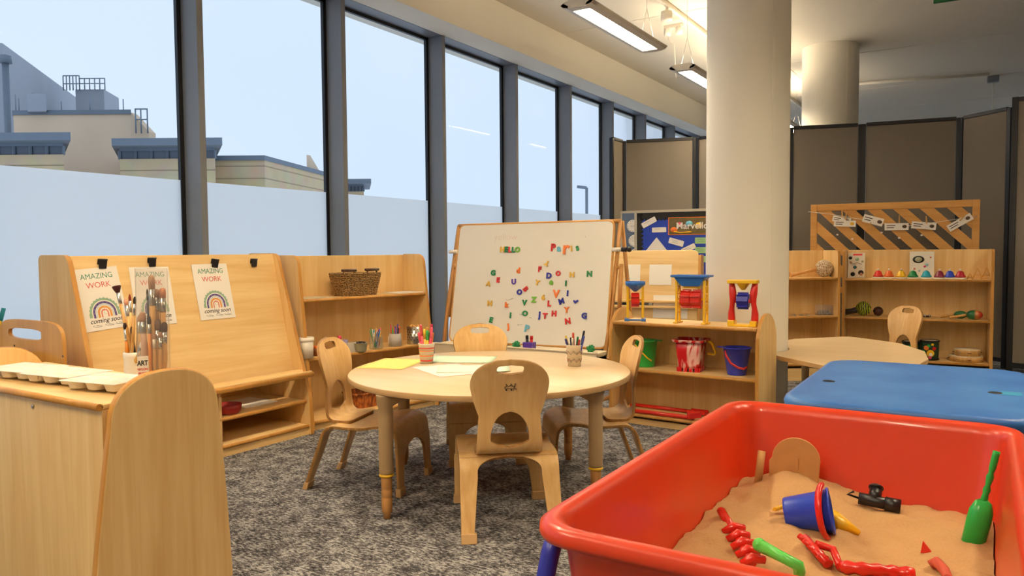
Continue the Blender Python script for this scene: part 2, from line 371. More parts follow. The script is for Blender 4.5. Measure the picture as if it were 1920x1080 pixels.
# pendant fluorescent fittings
LAMPBODY = plain('lamp_body', '#d9d2c4', .5)
LOUV = plain('louvre', '#e9e6de', .25, .6)
def fixture(x, y0, y1, z, label, n):
    t = thing('pendant_light', label, 'ceiling light', (x, (y0+y1)/2, z), 0, None)
    prof = [(-.112, .026), (-.095, .010), (-.060, 0), (.060, 0), (.095, .010), (.112, .026), (.095, .040), (.055, .052), (-.055, .052), (-.095, .040)]
    mb = MB()
    # hollow shell with an opening below: build as two side profiles plus ends
    for s in (-1, 1):
        q = [(s*.055, 0), (s*.095, .010), (s*.112, .026), (s*.095, .040), (s*.055, .052), (s*.050, .046), (s*.080, .034), (s*.055, .02)]
        mb.prism(q, y0, y1, lambda a, b, t_: (x+a, t_, z+b))
    for ya, yb in ((y0, y0+.06), (y1-.06, y1)): mb.prism(prof, ya, yb, lambda a, b, t_: (x+a, t_, z+b))
    mb.build('lamp_body', LAMPBODY, t, bevel=.006)
    MB().bb((x-.053, y0+.06, z+.022), (x+.053, y1-.06, z+.026)).build('diffuser', GLOW, t)
    MB().bb((x-.044, y0+.06, z+.050), (x+.044, y1-.06, z+.052)).build('uplight', GLOWUP, t)
    if n:
        for k in range(n):
            yy = y0+.09+(y1-y0-.18)*k/(n-1)
            MB().bb((x-.053, yy-.0015, z+.002), (x+.053, yy+.0015, z+.02)).build('louvre_blade', LOUV, t)
        MB().bb((x-.0015, y0+.06, z+.002), (x+.0015, y1-.06, z+.02)).build('louvre_spine', LOUV, t)
    for ya in (y0+.12, y1-.12):
        for s in (-1, 1): MB().tube([(x+s*.05, ya, z+.07), (x, ya, z+.28), (x, ya, 2.98)], .0015, 5).build('suspension_wire', STEEL, t)
    return t
fixture(-2.07, 4.06, 5.27, 2.40, 'white pendant fluorescent light nearest the windows, whole fitting in view', 22)
fixture(-2.08, 5.92, 7.13, 2.40, 'white pendant fluorescent light half hidden behind the big round column', 22)
for i, (x, y) in enumerate([(-2.07, 7.8), (-2.07, 9.7), (1.3, 4.2), (-2.07, 2.0), (-2.07, -.1), (.6, 2.6), (-.45, -.55)]):  # last two fittings are unseen, added to brighten the bin and foreground
    fixture(x, y-.6, y+.6, 2.40 if y < 7 else 2.45, ['white pendant fluorescent light third along the window row, behind the column', 'white pendant fluorescent light farthest along the window row', 'white pendant fluorescent light right of the blue lidded table', 'white pendant fluorescent light above the low cabinet and easel unit', 'white pendant fluorescent light nearest the camera in the window row', 'unseen pendant fluorescent light added to brighten the red sand bin', 'unseen pendant fluorescent light added behind the camera for brightness'][i], 0)

# green exit sign hanging by the top edge
sg = thing('exit_sign', 'green exit sign hanging from the ceiling at the top edge', 'sign', (-.2, 5.3, 2.4))
a = at(1750, 7, 2.42); b = at(1812, -2, 2.42); b.z = a.z; n_ = Vector((0, 0, 1))
dv = (b-a).normalized(); MB(frame(a, dv, (0, 0, 1))).bb((-.0, 0, -.008), (.40, .16, .008)).build('sign_panel', plain('exit_green', '#0f6b3e', .4), sg, bevel=.002)
for k in (.06, .34):
    q = a+dv*k; MB().tube([(q.x, q.y, q.z+.16), (q.x, q.y, 2.98)], .003, 6).build('hanger', STEEL, sg)

# ================================================================== OUTSIDE
CONC = plain('render_wall', '#dcc2a6', .9, vary=.12, scale=.35); MTL = plain('metal_cladding', '#9a9fa9', .6, vary=.06, scale=.8)
SLATE = plain('slate_cornice', '#6d7783', .6, vary=.1, scale=2); DKW = plain('dark_window', '#5a636f', .3); RAIL = plain('grey_rail', '#7d8793', .6)
def stone():
    mt, t, b = newmat('banded_stone'); L = t.links.new
    tcn = t.nodes.new('ShaderNodeTexCoord'); sp = t.nodes.new('ShaderNodeSeparateXYZ'); L(tcn.outputs['Object'], sp.inputs[0])
    mu = t.nodes.new('ShaderNodeMath'); mu.operation = 'MULTIPLY'; mu.inputs[1].default_value = 1.6; L(sp.outputs['Z'], mu.inputs[0])
    fr = t.nodes.new('ShaderNodeMath'); fr.operation = 'FRACT'; L(mu.outputs[0], fr.inputs[0])
    r = t.nodes.new('ShaderNodeValToRGB'); r.color_ramp.elements[0].color = C('#a58f72'); r.color_ramp.elements[1].color = C('#d9c19a'); r.color_ramp.elements[0].position = .05; r.color_ramp.elements[1].position = .13
    L(fr.outputs[0], r.inputs['Fac']); n = t.nodes.new('ShaderNodeTexNoise'); n.inputs['Scale'].default_value = 1.3; L(tcn.outputs['Object'], n.inputs['Vector'])
    mx = t.nodes.new('ShaderNodeMix'); mx.data_type = 'RGBA'; mx.blend_type = 'MULTIPLY'; mx.inputs[0].default_value = .35; L(r.outputs[0], mx.inputs[6]); L(n.outputs['Color'], mx.inputs[7])
    L(mx.outputs[2], b.inputs['Base Color']); b.inputs['Roughness'].default_value = .9; return mt
STONE = stone()
def block(name, mat, par, plan, zt, zb=-9, depth=6, mi=None):
    """plan: list of (u, d) for the visible front, extruded back away from the camera"""
    P = [atd(u, 470, d) for u, d in plan]; um = sum(u for u, d in plan)/len(plan); bd = ray(um, 470); bd.z = 0; bd.normalize(); back = [p+bd*depth for p in P][::-1]
    pl = [(p.x, p.y) for p in P+back]
    return MB().prism(pl, zb, zt, FXY).build(name, mat, par)
def zat(u, v, d): return atd(u, v, d).z
bA = thing('warehouse', 'grey metal clad warehouse outside at far left of the windows', 'building', (-28, 30, -9))
zt = zat(20, 86, 45); block('wall', MTL, bA, [(-60, 44.5), (20, 45), (190, 67)], zt)
for u in (30, 60, 90, 120): 
    q = atd(u, 470, 45+22*(u-20)/170-.15); MB().bb((q.x-.03, q.y-.03, -2), (q.x+.03, q.y+.03, zt)).build('cladding_rib', MTL, bA)
q = atd(24, 470, 43.6); MB().tube([(q.x, q.y, -2), (q.x, q.y, zt-1.4)], .18, 10).build('flue', SLATE, bA)
MB().lathe([(0, zt-1.0), (.3, zt-1.1), (.34, zt-1.5), (0, zt-1.5)], (q.x, q.y, 0)).build('flue_cap', SLATE, bA)
bB = thing('plant_room', 'small grey rooftop plant room with railings behind the rendered block', 'building', (-25, 50, 0))
zb_ = zat(190, 187, 56); block('wall', MTL, bB, [(152, 53), (205, 53), (232, 56)], zb_, depth=2)
for s, (u0, u1, zz) in enumerate([(130, 160, zb_+.9), (160, 207, zb_+.7)]):
    mb = MB()
    for k in range(6):
        q = atd(u0+(u1-u0)*k/5, 470, 52.8); mb.tube([(q.x, q.y, zb_-.1), (q.x, q.y, zz)], .04, 5)
    for zq in (zz, zb_+.35): a, b = atd(u0, 470, 52.8), atd(u1, 470, 52.8); mb.tube([(a.x, a.y, zq), (b.x, b.y, zq)], .04, 5)
    mb.build('railing', RAIL, bB)
bC = thing('rendered_block', 'pale rendered building with stained plain wall outside the first window', 'building', (-20, 38, -9))
zc = zat(160, 213, 42)
block('wall', CONC, bC, [(35, 42), (252, 42)], zc, depth=1.6)
A_ = atd(252, 470, 42); B_ = atd(286, 470, 42.2)
MB().prism([(0, -9), (0, zc), (.02, zc), ((B_-A_).length, zat(286, 248, 42.2)), ((B_-A_).length, -9)], 0, -.8, lambda a, b, t: tuple(A_+(B_-A_).normalized()*a+Vector((0, 0, b-A_.z))+Vector((-.53, .85, 0))*-t)).build('gable', CONC, bC)
block('coping', SLATE, bC, [(33, 41.9), (254, 41.9)], zc+.12, zc-.12, depth=1.8)
mb = MB()
for u in (262, 272, 284):
    q = atd(u, 470, 41.8); mb.tube([(q.x, q.y, zc-1.2), (q.x, q.y, zc+.15)], .04, 5)
for zq in (zc+.12, zc-.45): a, b = atd(262, 470, 41.8), atd(284, 470, 41.8); mb.tube([(a.x, a.y, zq), (b.x, b.y, zq)], .04, 5)
mb.build('railing', RAIL, bC)
block('roof_unit', MTL, bC, [(62, 41.6), (97, 41.6)], zc+.95, zc, depth=1.5)
for u, h in ((40, 1.1), (46, .9), (72, 1.2), (125, .7), (178, 1.0), (240, .8)):
    q = atd(u, 470, 42.5); MB().tube([(q.x, q.y, zc), (q.x, q.y, zc+h)], .03, 5).build('aerial', RAIL, bC)
def cornice_block(name, label, plan, ztop, rail, depth=6):
    t = thing(name, label, 'building', atd(plan[0][0], 470, plan[0][1])*1.0)
    ov = [(plan[0][0]-(14 if plan[0][0] > 50 else 0), plan[0][1]-.9)] + [(u, d-.9) for u, d in plan[1:-1]] + [(plan[-1][0]+14, plan[-1][1]-.9)]
    block('wall', STONE, t, plan, ztop-.84, depth=depth)
    block('window_band', DKW, t, [(u+2 if i == 0 else u-2, d+.15) for i, (u, d) in enumerate(plan)], ztop-.25, ztop-.84, depth=depth-.4)
    mb = MB()
    lo = [atd(u, 470, d+.1) for u, d in plan]; hi = [atd(u, 470, d) for u, d in ov]
    block('soffit', SLATE, t, [(u, d) for u, d in plan], ztop-.34, ztop-.46, depth=depth)
    block('cornice', SLATE, t, ov, ztop, ztop-.34, depth=depth+1.5)
    for i in range(len(plan)-1):
        (u0, d0), (u1, d1) = plan[i], plan[i+1]; n = 6
        for k in range(n+1):
            q = atd(u0+(u1-u0)*k/n, 470, d0+(d1-d0)*k/n+.08); MB().bb((q.x-.05, q.y-.05, ztop-.84), (q.x+.05, q.y+.05, ztop-.46)).build('window_post', SLATE, t)
    return t
cornice_block('stone_pavilion', 'stone pavilion with dark window band cut by left picture edge', [(-60, 34), (126, 34)], zat(60, 252, 33.4), 0)
cornice_block('stone_pavilion', 'stone pavilion with slate cornice directly behind the first grey mullion', [(230, 36), (408, 36)], zat(300, 262, 35.4), 0)
cornice_block('stone_pavilion', 'small far stone pavilion seen low in the third window', [(644, 56), (684, 56)], zat(660, 337, 55.5), 0, 4)
bD = thing('stone_hall', 'long banded stone building seen through the second window', 'building', (-20, 40, -9))
zd = zat(470, 298, 39); block('wall', STONE, bD, [(405, 39), (500, 39), (640, 49.8)], zd, depth=1.4)
block('coping', SLATE, bD, [(404, 38.9), (500, 38.9), (641, 49.7)], zd+.14, zd-.1, depth=1.6)
a = atd(575, 300, 46.5); b = atd(606, 325, 48.5)
MB().prism([(0, 0), (0, 1.15), (1.5, 0)], 0, .3, lambda q, z_, t: tuple(Vector((a.x, a.y, zd))+((b-a)*Vector((1, 1, 0))).normalized()*q+Vector((0, t, z_)))).build('dormer', CONC, bD)
lp = thing('street_lamp', 'grey street lamp outside far window beside the screens', 'street lamp', atd(1100, 470, 60))
q = atd(1100, 352, 60); MB().tube([(q.x, q.y, -9), (q.x, q.y, q.z)], .12, 8).build('pole', RAIL, lp)
q2 = atd(1082, 350, 60); MB().tube([q, q2], .12, 8).build('lamp_arm', RAIL, lp)

# ================================================================== SHELF UNITS
def ubasis(o, d):
    d = Vector((d[0], d[1], 0)).normalized(); bk = Vector((-d.y, d.x, 0))
    M = Matrix.Identity(4)
    for k in range(3): M[k][0] = d[k]; M[k][1] = bk[k]; M[k][3] = o[k]
    return M
def unit(name, label, M, L, outline, Ht, shelves, rad, T=.02, back=True, backtop=None, plinth=.05, front=None, depth=.3, group=None, shelf_names=None):
    """a: length, b: depth (front 0), z. outline = end panel polygon in (b,z)."""
    o = M @ Vector((L/2, depth/2, 0)); ang = math.atan2(M[1][0], M[0][0])
    t = thing(name, label, 'shelf unit', o, ang, group)
    pl = rpoly(outline, rad)
    for a0 in (0, L-T): MB(M).prism(pl, a0, a0+T, FYZ, 0, 1).build('end_panel', [WZ, WE], t, bevel=.005, bseg=3)
    if back: MB(M).bb((T, depth-.014, .02), (L-T, depth-.002, backtop or Ht)).build('back_panel', WZ, t, bevel=.002)
    for z in shelves:
        f0 = front(z)+.008
        MB(M).bb((T, f0, z-.018), (L-T, depth-.015, z), 0).build('shelf', WX, t, bevel=.006, bseg=3)
        MB(M).tube([(T, f0, z-.009), (L-T, f0, z-.009)], .0092, 10).build('shelf_edge', WE, t)
    if plinth:
        MB(M).bb((T, front(0)+.02, 0), (L-T, front(0)+.035, plinth-.018)).build('plinth', WX, t)
    for a0 in (.06, L-.06): 
        for z in shelves[:1]: MB(M).lathe([(0, 0), (.005, 0), (.005, .002), (0, .002)], (a0, front(z)+.035, z-.0205)).build('screw_cap', BEECH, t)
    return t
# --- unit 2: tall shelf by the windows
M2 = ubasis((-3.07, 2.865, 0), (.172, .985)); L2 = .925
f2 = lambda z: .12*z
unit('bookshelf', 'tall open maple shelf unit under the windows holding a wicker basket', M2, L2,
     [(0, 0), (f2(.95), .955), (.30, .955), (.32, .94), (.32, 0)], .95, [.712, .392, .05], [.004, .07, .015, .01, .004], front=f2, depth=.32, backtop=.95)
def P2(a, b, z): return M2 @ Vector((a, b, z))
# --- easel unit
ME = ubasis((-3.045, 1.715, 0), (.02, 1)); LE = 1.12
fe = lambda z: .02+.235*z
tE = thing('painting_easel_unit', 'maple easel unit with slanted board, paint tray and two shelves below', 'easel', ME @ Vector((LE/2, .25, 0)), math.atan2(ME[1][0], ME[0][0]))
ol = rpoly([(0, 0), (.01, .20), (fe(.96), .967), (.475, .967), (.49, .95), (.495, 0)], [.004, .05, .06, .05, .02, .004])
for a0 in (0, LE-.022): MB(ME).prism(ol, a0, a0+.022, FYZ, 0, 1).build('end_panel', [WZ, WE], tE, bevel=.006, bseg=3)
zb0, zb1 = .335, .962
bf = lambda z: fe(z)+.028
MB(ME).prism([(bf(zb0), zb0), (bf(zb1), zb1), (bf(zb1)+.015, zb1), (bf(zb0)+.015, zb0)], .022, LE-.022, FYZ).build('easel_board', WX, tE, bevel=.002)
MB(ME).prism(rpoly([(-.005, .325), (-.005, .343), (.006, .343), (.010, .331), (.05, .331), (.058, .345), (.09, .345), (.09, .315), (.005, .315)], .003, 2), .022, LE-.012, FYZ).build('paint_tray', WX, tE)
MB(ME).tube([(.0, 0, 0), (0, 0, 0)], .001, 4).bm.free()
MB(ME).prism(rpoly([(-.012, .31), (-.014, .33), (0, .34), (.012, .33), (.01, .31)], .006, 3), .004, LE-.004, FYZ, sm=True).build('tray_edge', WE, tE)
for z, fr_ in ((.185, .03), (.055, .012)):
    MB(ME).bb((.022, fr_+.008, z-.018), (LE-.022, .47, z)).build('shelf', WX, tE, bevel=.005)
    MB(ME).tube([(.022, fr_+.008, z-.009), (LE-.022, fr_+.008, z-.009)], .0095, 10).build('shelf_edge', WE, tE)
MB(ME).bb((.022, .02, 0), (LE-.022, .035, .037)).build('plinth', WX, tE)
MB(ME).bb((.022, .472, 0), (LE-.022, .486, .955)).build('back_panel', WX, tE)
MB(ME).bb((LE*.5, .03, .055), (LE*.5+.018, .47, .32)).build('divider', WZ, tE)
# --- foreground cabinet
MCb = ubasis((-2.99, 1.06, 0), (1, 0)); LC = 1.01
tC = thing('low_cabinet', 'low maple cabinet with arched end panel in left foreground', 'cabinet', (-2.49, 1.28, 0))
arch = [(1.058, 0)] + [(1.058+.072*(z/.53), z) for z in (.2, .4)]
n = 22
for k in range(n+1):
    t_ = PI-PI*k/n; arch.append((1.298+.17*math.copysign(abs(math.cos(t_))**.8, math.cos(t_)), .505+.136*math.sin(t_)**.95))
arch += [(1.478, .4), (1.492, .2), (1.505, 0)]
arch = [(y*.962, (z if z < .05 else z+.037*(.97-z)/.97*.98)) for y, z in arch]
CX0, CX1, CY0, CY1 = -2.88, -1.92, 1.072, 1.41
for x in (CX0, CX1): MB().prism(arch, x, x+.022, FYZ, 0, 1).build('end_panel', [WZ, WE], tC, bevel=.006, bseg=3)
MB().bb((CX0+.022, CY0+.006, .0), (CX1, CY0+.020, .567)).build('back_panel', WZ, tC)
MB().bb((CX0+.022, CY0, .567), (CX1, CY1, .585)).build('cabinet_top', WX, tC, bevel=.006, bseg=3)
MB().tube([(CX0+.022, CY0, .576), (CX1, CY0, .576)], .0095, 10).build('top_edge', WE, tC)
MB().bb((CX0+.022, CY0+.02, .28), (CX1, CY1-.015, .298)).build('shelf', WX, tC, bevel=.004)
MB().bb((CX0+.022, CY0+.02, .03), (CX1, CY1-.015, .048)).build('shelf', WX, tC, bevel=.004)
q = aty(62, 762, CY0+.005); MB(frame(q, (1, 0, 0), (0, 0, 1))).lathe([(0, .003), (.005, .003), (.006, 0), (0, 0)]).build('cam_bolt', STEEL, tC)
# --- sand toy shelf
MS = ubasis((-1.792, 3.895, 0), (.83, -.05)); LS = .845
sa = [(0, 0)] + [(.15-.15*math.cos(PI*k/18), .49+.148*math.sin(PI*k/18)) for k in range(19)] + [(.30, 0)]
fs = lambda z: 0.
unit('sand_toy_shelf', 'low maple shelf with arched ends holding buckets and sand wheels', MS, LS, sa, .55, [.570, .312, .062], 0., front=lambda z: .004, depth=.30, backtop=.55)
def PS(a, b, z): return MS @ Vector((a, b, z))
# --- right hand shelves
MR = ubasis((-.935, 6.32, 0), (1, .08)); LR = 1.0
fr_ = lambda z: .02*z
unit('bookshelf', 'wide maple shelf unit at right holding coloured bells, maracas and drums', MR, LR,
     [(0, 0), (fr_(.95), .956), (.28, .956), (.3, .94), (.3, 0)], .95, [.735, .44, .128], [.004, .03, .02, .01, .004], front=fr_, depth=.30, backtop=.955, plinth=.11)
ML = ubasis((-1.538, 5.521, 0), (.848, .53)); LL = .775
unit('bookshelf', 'maple shelf unit half hidden behind column holding a beaded gourd shaker', ML, LL,
     [(0, 0), (fr_(.95), .956), (.28, .956), (.3, .94), (.3, 0)], .95, [.755, .475, .128], [.004, .03, .02, .01, .004], front=fr_, depth=.30, backtop=.955, plinth=.11)
def PR(a, b, z): return MR @ Vector((a, b, z))
def PL(a, b, z): return ML @ Vector((a, b, z))

# ================================================================== CHAIRS
def resample(pts, n):
    P = [Vector(p) for p in pts]; out = []
    for i in range(len(P)-1):
        p0, p1, p2, p3 = P[max(i-1, 0)], P[i], P[i+1], P[min(i+2, len(P)-1)]
        for k in range(12):
            t = k/12; out.append(.5*((2*p1)+(p2-p0)*t+(2*p0-5*p1+4*p2-p3)*t*t+(3*p1-p0-3*p2+p3)*t**3))
    out.append(P[-1]); d = [0]
    for a, b in zip(out, out[1:]): d.append(d[-1]+(b-a).length)
    res = []; j = 0
    for i in range(n):
        s = d[-1]*i/(n-1)
        while j < len(d)-2 and d[j+1] < s: j += 1
        t = (s-d[j])/max(1e-9, d[j+1]-d[j]); res.append((out[j].lerp(out[j+1], t), s))
    return res
def sheet(rows, W, H, sides=(-1, 1), cols=5, curv=None):
    """rows: [(Vector2(y,z), s)], W,H functions of (s,z)"""
    mb = MB()
    for sd in sides:
        prev = None
        for p, s in rows:
            w_, h_ = W(s, p), H(s, p); w_ = max(w_, h_+1e-4)
            cur = []
            for k in range(cols+1):
                x = sd*(h_+(w_-h_)*k/cols); c = curv(x, s, p) if curv else 0
                cur.append(mb.v((x, p[0]+c, p[1])))
            if prev:
                for k in range(cols): mb.f([prev[k], prev[k+1], cur[k+1], cur[k]], 0, True)
            prev = cur
    bmesh.ops.remove_doubles(mb.bm, verts=mb.bm.verts, dist=1e-5)
    return mb
def make_chair(label):
    t = thing('child_chair', label, 'chair')
    prof = [(-.215, .0), (-.178, .10), (-.148, .18), (-.128, .235), (-.095, .262), (-.03, .262), (.04, .262), (.10, .272), (.15, .272), (.183, .250), (.193, .20), (.198, .10), (.202, 0)]
    rows = resample(prof, 150)
    iA = next(i for i, (p, s) in enumerate(rows) if p[1] > .256); iB = max(i for i, (p, s) in enumerate(rows) if p[1] > .195)
    sA, sB, sE = rows[iA][1], rows[iB][1], rows[-1][1]
    Wf = lambda s, p: .172 + (.004 if s > sB else 0)
    def Hf(s, p):
        if s < sA:
            e = sA-s; h = .172-.042-.020*min(1, max(0, (p[1])/.2)); R = .05
        elif s > sB:
            e = s-sB; h = .176-.045-.028*min(1, max(0, p[1]/.2)); R = .07
        else: return 0.
        return h if e > R else h*math.sqrt(max(0, 1-(1-e/R)**2))
    sheet(rows[iA:iB+1], Wf, lambda s, p: 0, cols=5, curv=None).build('seat', [PLY, PLYE], t, solid=.012, bevel=.002)
    for rr in (rows[:iA+1], rows[iB:]):
        for sd in (-1, 1):
            lg = sheet(rr, Wf, Hf, (sd,), 3).build('leg', [PLY, PLYE], t, solid=.013, bevel=.002)
            e = rr[0][0] if rr is not rows[iB:] and rr[0][1] < .01 else rr[-1][0]
            p0 = rows[0][0] if rr[0][1] < .01 else rows[-1][0]
            wq = .17 if rr[0][1] < .01 else .176; cx = sd*(wq-.0235)
            p1 = rows[6][0] if rr[0][1] < .01 else rows[-7][0]
            mb = MB(); 
            for q, (pa, pb) in enumerate([(p0, p1)]):
                d = (Vector((0, pb[0], pb[1]))-Vector((0, pa[0], pa[1])))
                vs = []
                for P_ in (Vector((cx, pa[0], 0)), Vector((cx, pb[0], pb[1]))):
                    for (i, j) in ((-1, -1), (1, -1), (1, 1), (-1, 1)): vs.append(mb.v(P_+Vector((i*.0265, j*.011, 0))))
                for f_ in ((0, 1, 2, 3), (7, 6, 5, 4), (0, 4, 5, 1), (1, 5, 6, 2), (2, 6, 7, 3), (3, 7, 4, 0)): mb.f([vs[i] for i in f_])
            mb.build('foot_cap', TTE, lg, bevel=.003)
    bp = [(-.03, .2755), (-.08, .2745), (-.118, .279), (-.146, .305), (-.152, .36), (-.152, .42), (-.160, .48), (-.174, .54), (-.188, .585), (-.192, .608)]
    br = resample(bp, 120); sT = br[-1][1]
    def Wb(s, p):
        z = p[1]
        if z < .30 and p[0] > -.13: w_ = .115
        elif z < .41: w_ = .115-.010*((z-.28)/.13)
        elif z < .54: w_ = .105+.03*math.sin(PI/2*(z-.41)/.13)
        else: w_ = .135
        e = sT-s; R = .105
        if e < R: w_ = w_*(1-(1-e/R)**2.6)**(1/2.2) + 1e-4
        e2 = s
        if e2 < .02: w_ *= .85+.15*math.sqrt(max(0, 1-(1-e2/.02)**2))
        return w_
    def Hb(s, p):
        z = p[1]
        if p[0] < -.13:
            if .302 < z < .425:
                u_ = (z-.302)/.123
                return .066*(min(1, u_/.18)**.5 if u_ < .18 else math.sqrt(max(0, 1-((u_-.18)/.82)**2.2)))
            if .5585 < z < .5875: return .034+.0125*math.sqrt(max(0, 1-((z-.573)/.0145)**2))
        return 0.
    sheet(br, Wb, Hb, cols=6, curv=lambda x, s, p: (.9*x*x if p[1] > .31 else .9*x*x*max(0, (p[1]-.275)/.035))).build('backrest', [PLY, PLYE], t, solid=.011, bevel=.0015)
    return t
def place(o, c, d, label=None):
    c = Vector(c); rz = math.atan2(d[1], d[0])-PI/2
    if label: return dup(o, (c[0], c[1], 0), rz, label)
    o.location = (c[0], c[1], 0); o.rotation_euler = (0, 0, rz); MW[o.name] = Matrix.Translation(o.location) @ Matrix.Rotation(rz, 4, 'Z'); return o
ch = make_chair('bent ply child chair in front of round table, back with small black emblem')
place(ch, (-2.015, 2.965), (.63, -.77), 'bent ply child chair behind round table, facing camera before whiteboard')
place(ch, (-2.19, 2.365), (.955, .30), 'bent ply child chair at left of round table, turned sideways')
place(ch, (-1.385, 2.87), (-.78, -.62), 'bent ply child chair at right of round table beside green bucket')
place(ch, (-.52, 5.20), (-.66, -.75), 'pale ply child chair at far table in front of bell shelf')
place(ch, (-1.455, 2.275), (-.63, .78))
# little emblem printed on the near chair's back
em = MB(MW[ch.name] @ frame((.0, -.1705, .512), (1, 0, 0), (0, -.2, 1)))
def tri(mb, pts, z=.0022): mb.prism(pts, z, z+.0006, FXY)
for (x0, y0, x1, y1, w_) in [(-.020, -.002, -.012, .008, .0022), (-.012, .008, -.006, .002, .0018), (-.004, .004, .004, .009, .0022), (.004, .009, .008, .003, .0018), (.012, -.004, .016, .009, .0024), (.016, .004, .010, .001, .0016), (.016, -.003, .021, -.010, .0018), (.014, -.004, .010, -.011, .0018), (-.02, -.004, .010, -.004, .0010)]:
    em.tube([(x0, y0, .004), (x1, y1, .004)], w_*.55, 6)
for x, y in ((-.014, .011), (.002, .012), (.017, .012)): em.ball((x, y, .004), .0017, 8)
for x in (-.014, .004): em.lathe([(0, .003), (.0028, .003), (.0028, .005), (0, .005)], (x, -.009, 0), 10)
em.build('emblem', INK, ch)

# ================================================================== ROUND TABLE
TC = Vector((-1.735, 2.60, 0)); TR = .577; TZ = .480
tt = thing('round_table', 'round maple topped children table with four adjustable tan legs', 'table', TC)
MB().lathe([(0, TZ-.024), (TR-.004, TZ-.024), (TR, TZ-.021), (TR, TZ-.003), (TR-.003, TZ), (0, TZ)], TC, 96, mi=0).build('tabletop', TT, tt)
MB().lathe([(TR, TZ-.022), (TR+.0012, TZ-.019), (TR+.0012, TZ-.005), (TR, TZ-.002)], TC, 96).build('edge_band', TTE, tt)
for (x, y) in ((-1.830, 2.060), (-1.215, 2.525), (-2.235, 2.640), (-1.625, 3.085)):
    lg = MB().lathe([(0, .165), (.025, .165), (.0265, .175), (.027, .38), (.0265, .41), (.031, .415), (.033, TZ-.03), (.034, TZ-.024), (0, TZ-.024)], (x, y, 0), 20).build('leg', TAN, tt)
    MB().lathe([(0, .0), (.013, 0), (.014, .02), (.0185, .024), (.0195, .05), (.0195, .075), (.0175, .078), (.0195, .082), (.0195, .105), (.0175, .108), (.0195, .112), (.020, .14), (.020, .165), (0, .165)], (x, y, 0), 18).build('leg_insert', BEECH, lg)
    MB().ring((x, y, .160), .022, .0055).build('collar', YEL, lg)
    dv = (TC-Vector((x, y, 0))).normalized(); pd = Vector((-dv.y, dv.x, 0))
    br_ = MB(); 
    br_.prism([(0, TZ-.0245), (.13, TZ-.0245), (.05, TZ-.055), (0, TZ-.07)], -.03, .03, lambda a, b, t: (x+dv.x*a+pd.x*t, y+dv.y*a+pd.y*t, b))
    br_.build('bracket', TAN, lg, bevel=.004)

def sheetpaper(name, label, pts, z, mat, group='papers on the round table'):
    P = [at(u, v, z) for u, v in pts]
    return tag(MB().prism([(p.x, p.y) for p in P], z, z+.0008, FXY).build(name, mat), label, 'paper', group)
def rectpaper(name, label, c, ang, w_, h_, z, mat, mb=None, curl=0.):
    M = Matrix.Translation((c.x, c.y, z)) @ Matrix.Rotation(ang, 4, 'Z'); m_ = MB(M); nx, ny = 8, 8; g = []
    for i in range(nx+1):
        g.append([m_.v((w_*(i/nx-.5), h_*(j/ny-.5), .0009+curl*(abs(i/nx-.5)*2)**3*(1 if i > nx/2 else .3))) for j in range(ny+1)])
    for i in range(nx):
        for j in range(ny): m_.f([g[i][j], g[i+1][j], g[i+1][j+1], g[i][j+1]], 0, True)
    return tag(m_.build(name, mat, solid=.0006), label, 'paper', 'papers on the round table')
z0 = TZ+.0006
rectpaper('paper_sheet', 'yellow paper sheet at left of round table top', at(737, 682, TZ), .30, .21, .297, z0, PYEL)
rectpaper('paper_sheet', 'pale green paper sheet farthest back on round table', at(866, 674, TZ), .42, .297, .21, z0, PGRN)
rectpaper('paper_sheet', 'white paper sheet lying under green edged sheet on round table', at(842, 694, TZ), -.5, .297, .21, z0, PAPER)
rectpaper('paper_sheet', 'top paper sheet, pale green and white, nearest chair back on round table', at(888, 692, TZ), .60, .297, .20, z0+.0012, plain('green_white_paper', '#dcebd4', .8, vary=.08, scale=5), curl=.004)

def marker(name, base, tip, r, body, cap, label, cat='marker', group=None, capfrac=.3, group_=None):
    base, tip = Vector(base), Vector(tip); d = (tip-base); k = base+d*(1-capfrac)
    t = thing(name, label, cat, base, 0, group)
    MB().tube([base, k], r*.92, 10).build('barrel', body, t)
    MB().tube([k, k+d*(capfrac*.9), tip], [r, r*.95, r*.7], 10).build('cap', cap, t)
    return t
def paper_cup(c, r0, r1, h, label, deco):
    t = thing('paper_cup', label, 'cup', c)
    M = Matrix.Translation(c)
    MB(M).lathe([(0, .003), (r0, .002), (r0+.001, 0), (r1, h), (r1+.002, h+.001), (r1+.002, h+.003), (r1-.002, h+.003), (r1-.002, h), (r0-.001, .004), (0, .004)], (0, 0, 0), 32).build('cup_wall', CREAMW, t)
    deco(M, t); return t
def stripes(M, t):
    for z, m_, th in ((.014, RED, .006), (.034, ORG, .004), (.056, ORG, .0035), (.068, RED, .004)):
        r = .026+.009*z/.085; MB(M).lathe([(r+.0006, z-th/2), (r+.0012, z-th/2), (r+.0012+.0004, z+th/2), (r+.0006, z+th/2)], (0, 0, 0), 32).build('stripe', m_, t)
def zigzag(M, t):
    for zc, n in ((.058, 8), (.026, 8)):
        P = []
        for k in range(2*n+1):
            a = 2*PI*k/(2*n); z = zc+(.008 if k % 2 else -.008); r = .027+.009*z/.09+.0008; P.append((r*math.cos(a), r*math.sin(a), z))
        MB(M).tube(P, .0010, 5).build('zigzag_line', plain('teal_ink', '#1d4b5c', .6), t)
        mb = MB(M)
        for k in range(n):
            for q, dz in ((0, .013), (.5, -.013)):
                a = 2*PI*(k+q)/n+.0; z = zc+dz*(-1 if q == 0 else -1)*-.2; r = .027+.009*z/.09+.0006
                mb.ball((r*math.cos(a), r*math.sin(a), zc+(.001 if q == 0 else .0)), .0018, 8)
        mb.build('dot_pattern', ORG, t)
c1 = at(800, 681, TZ); c1.z = TZ+.0005
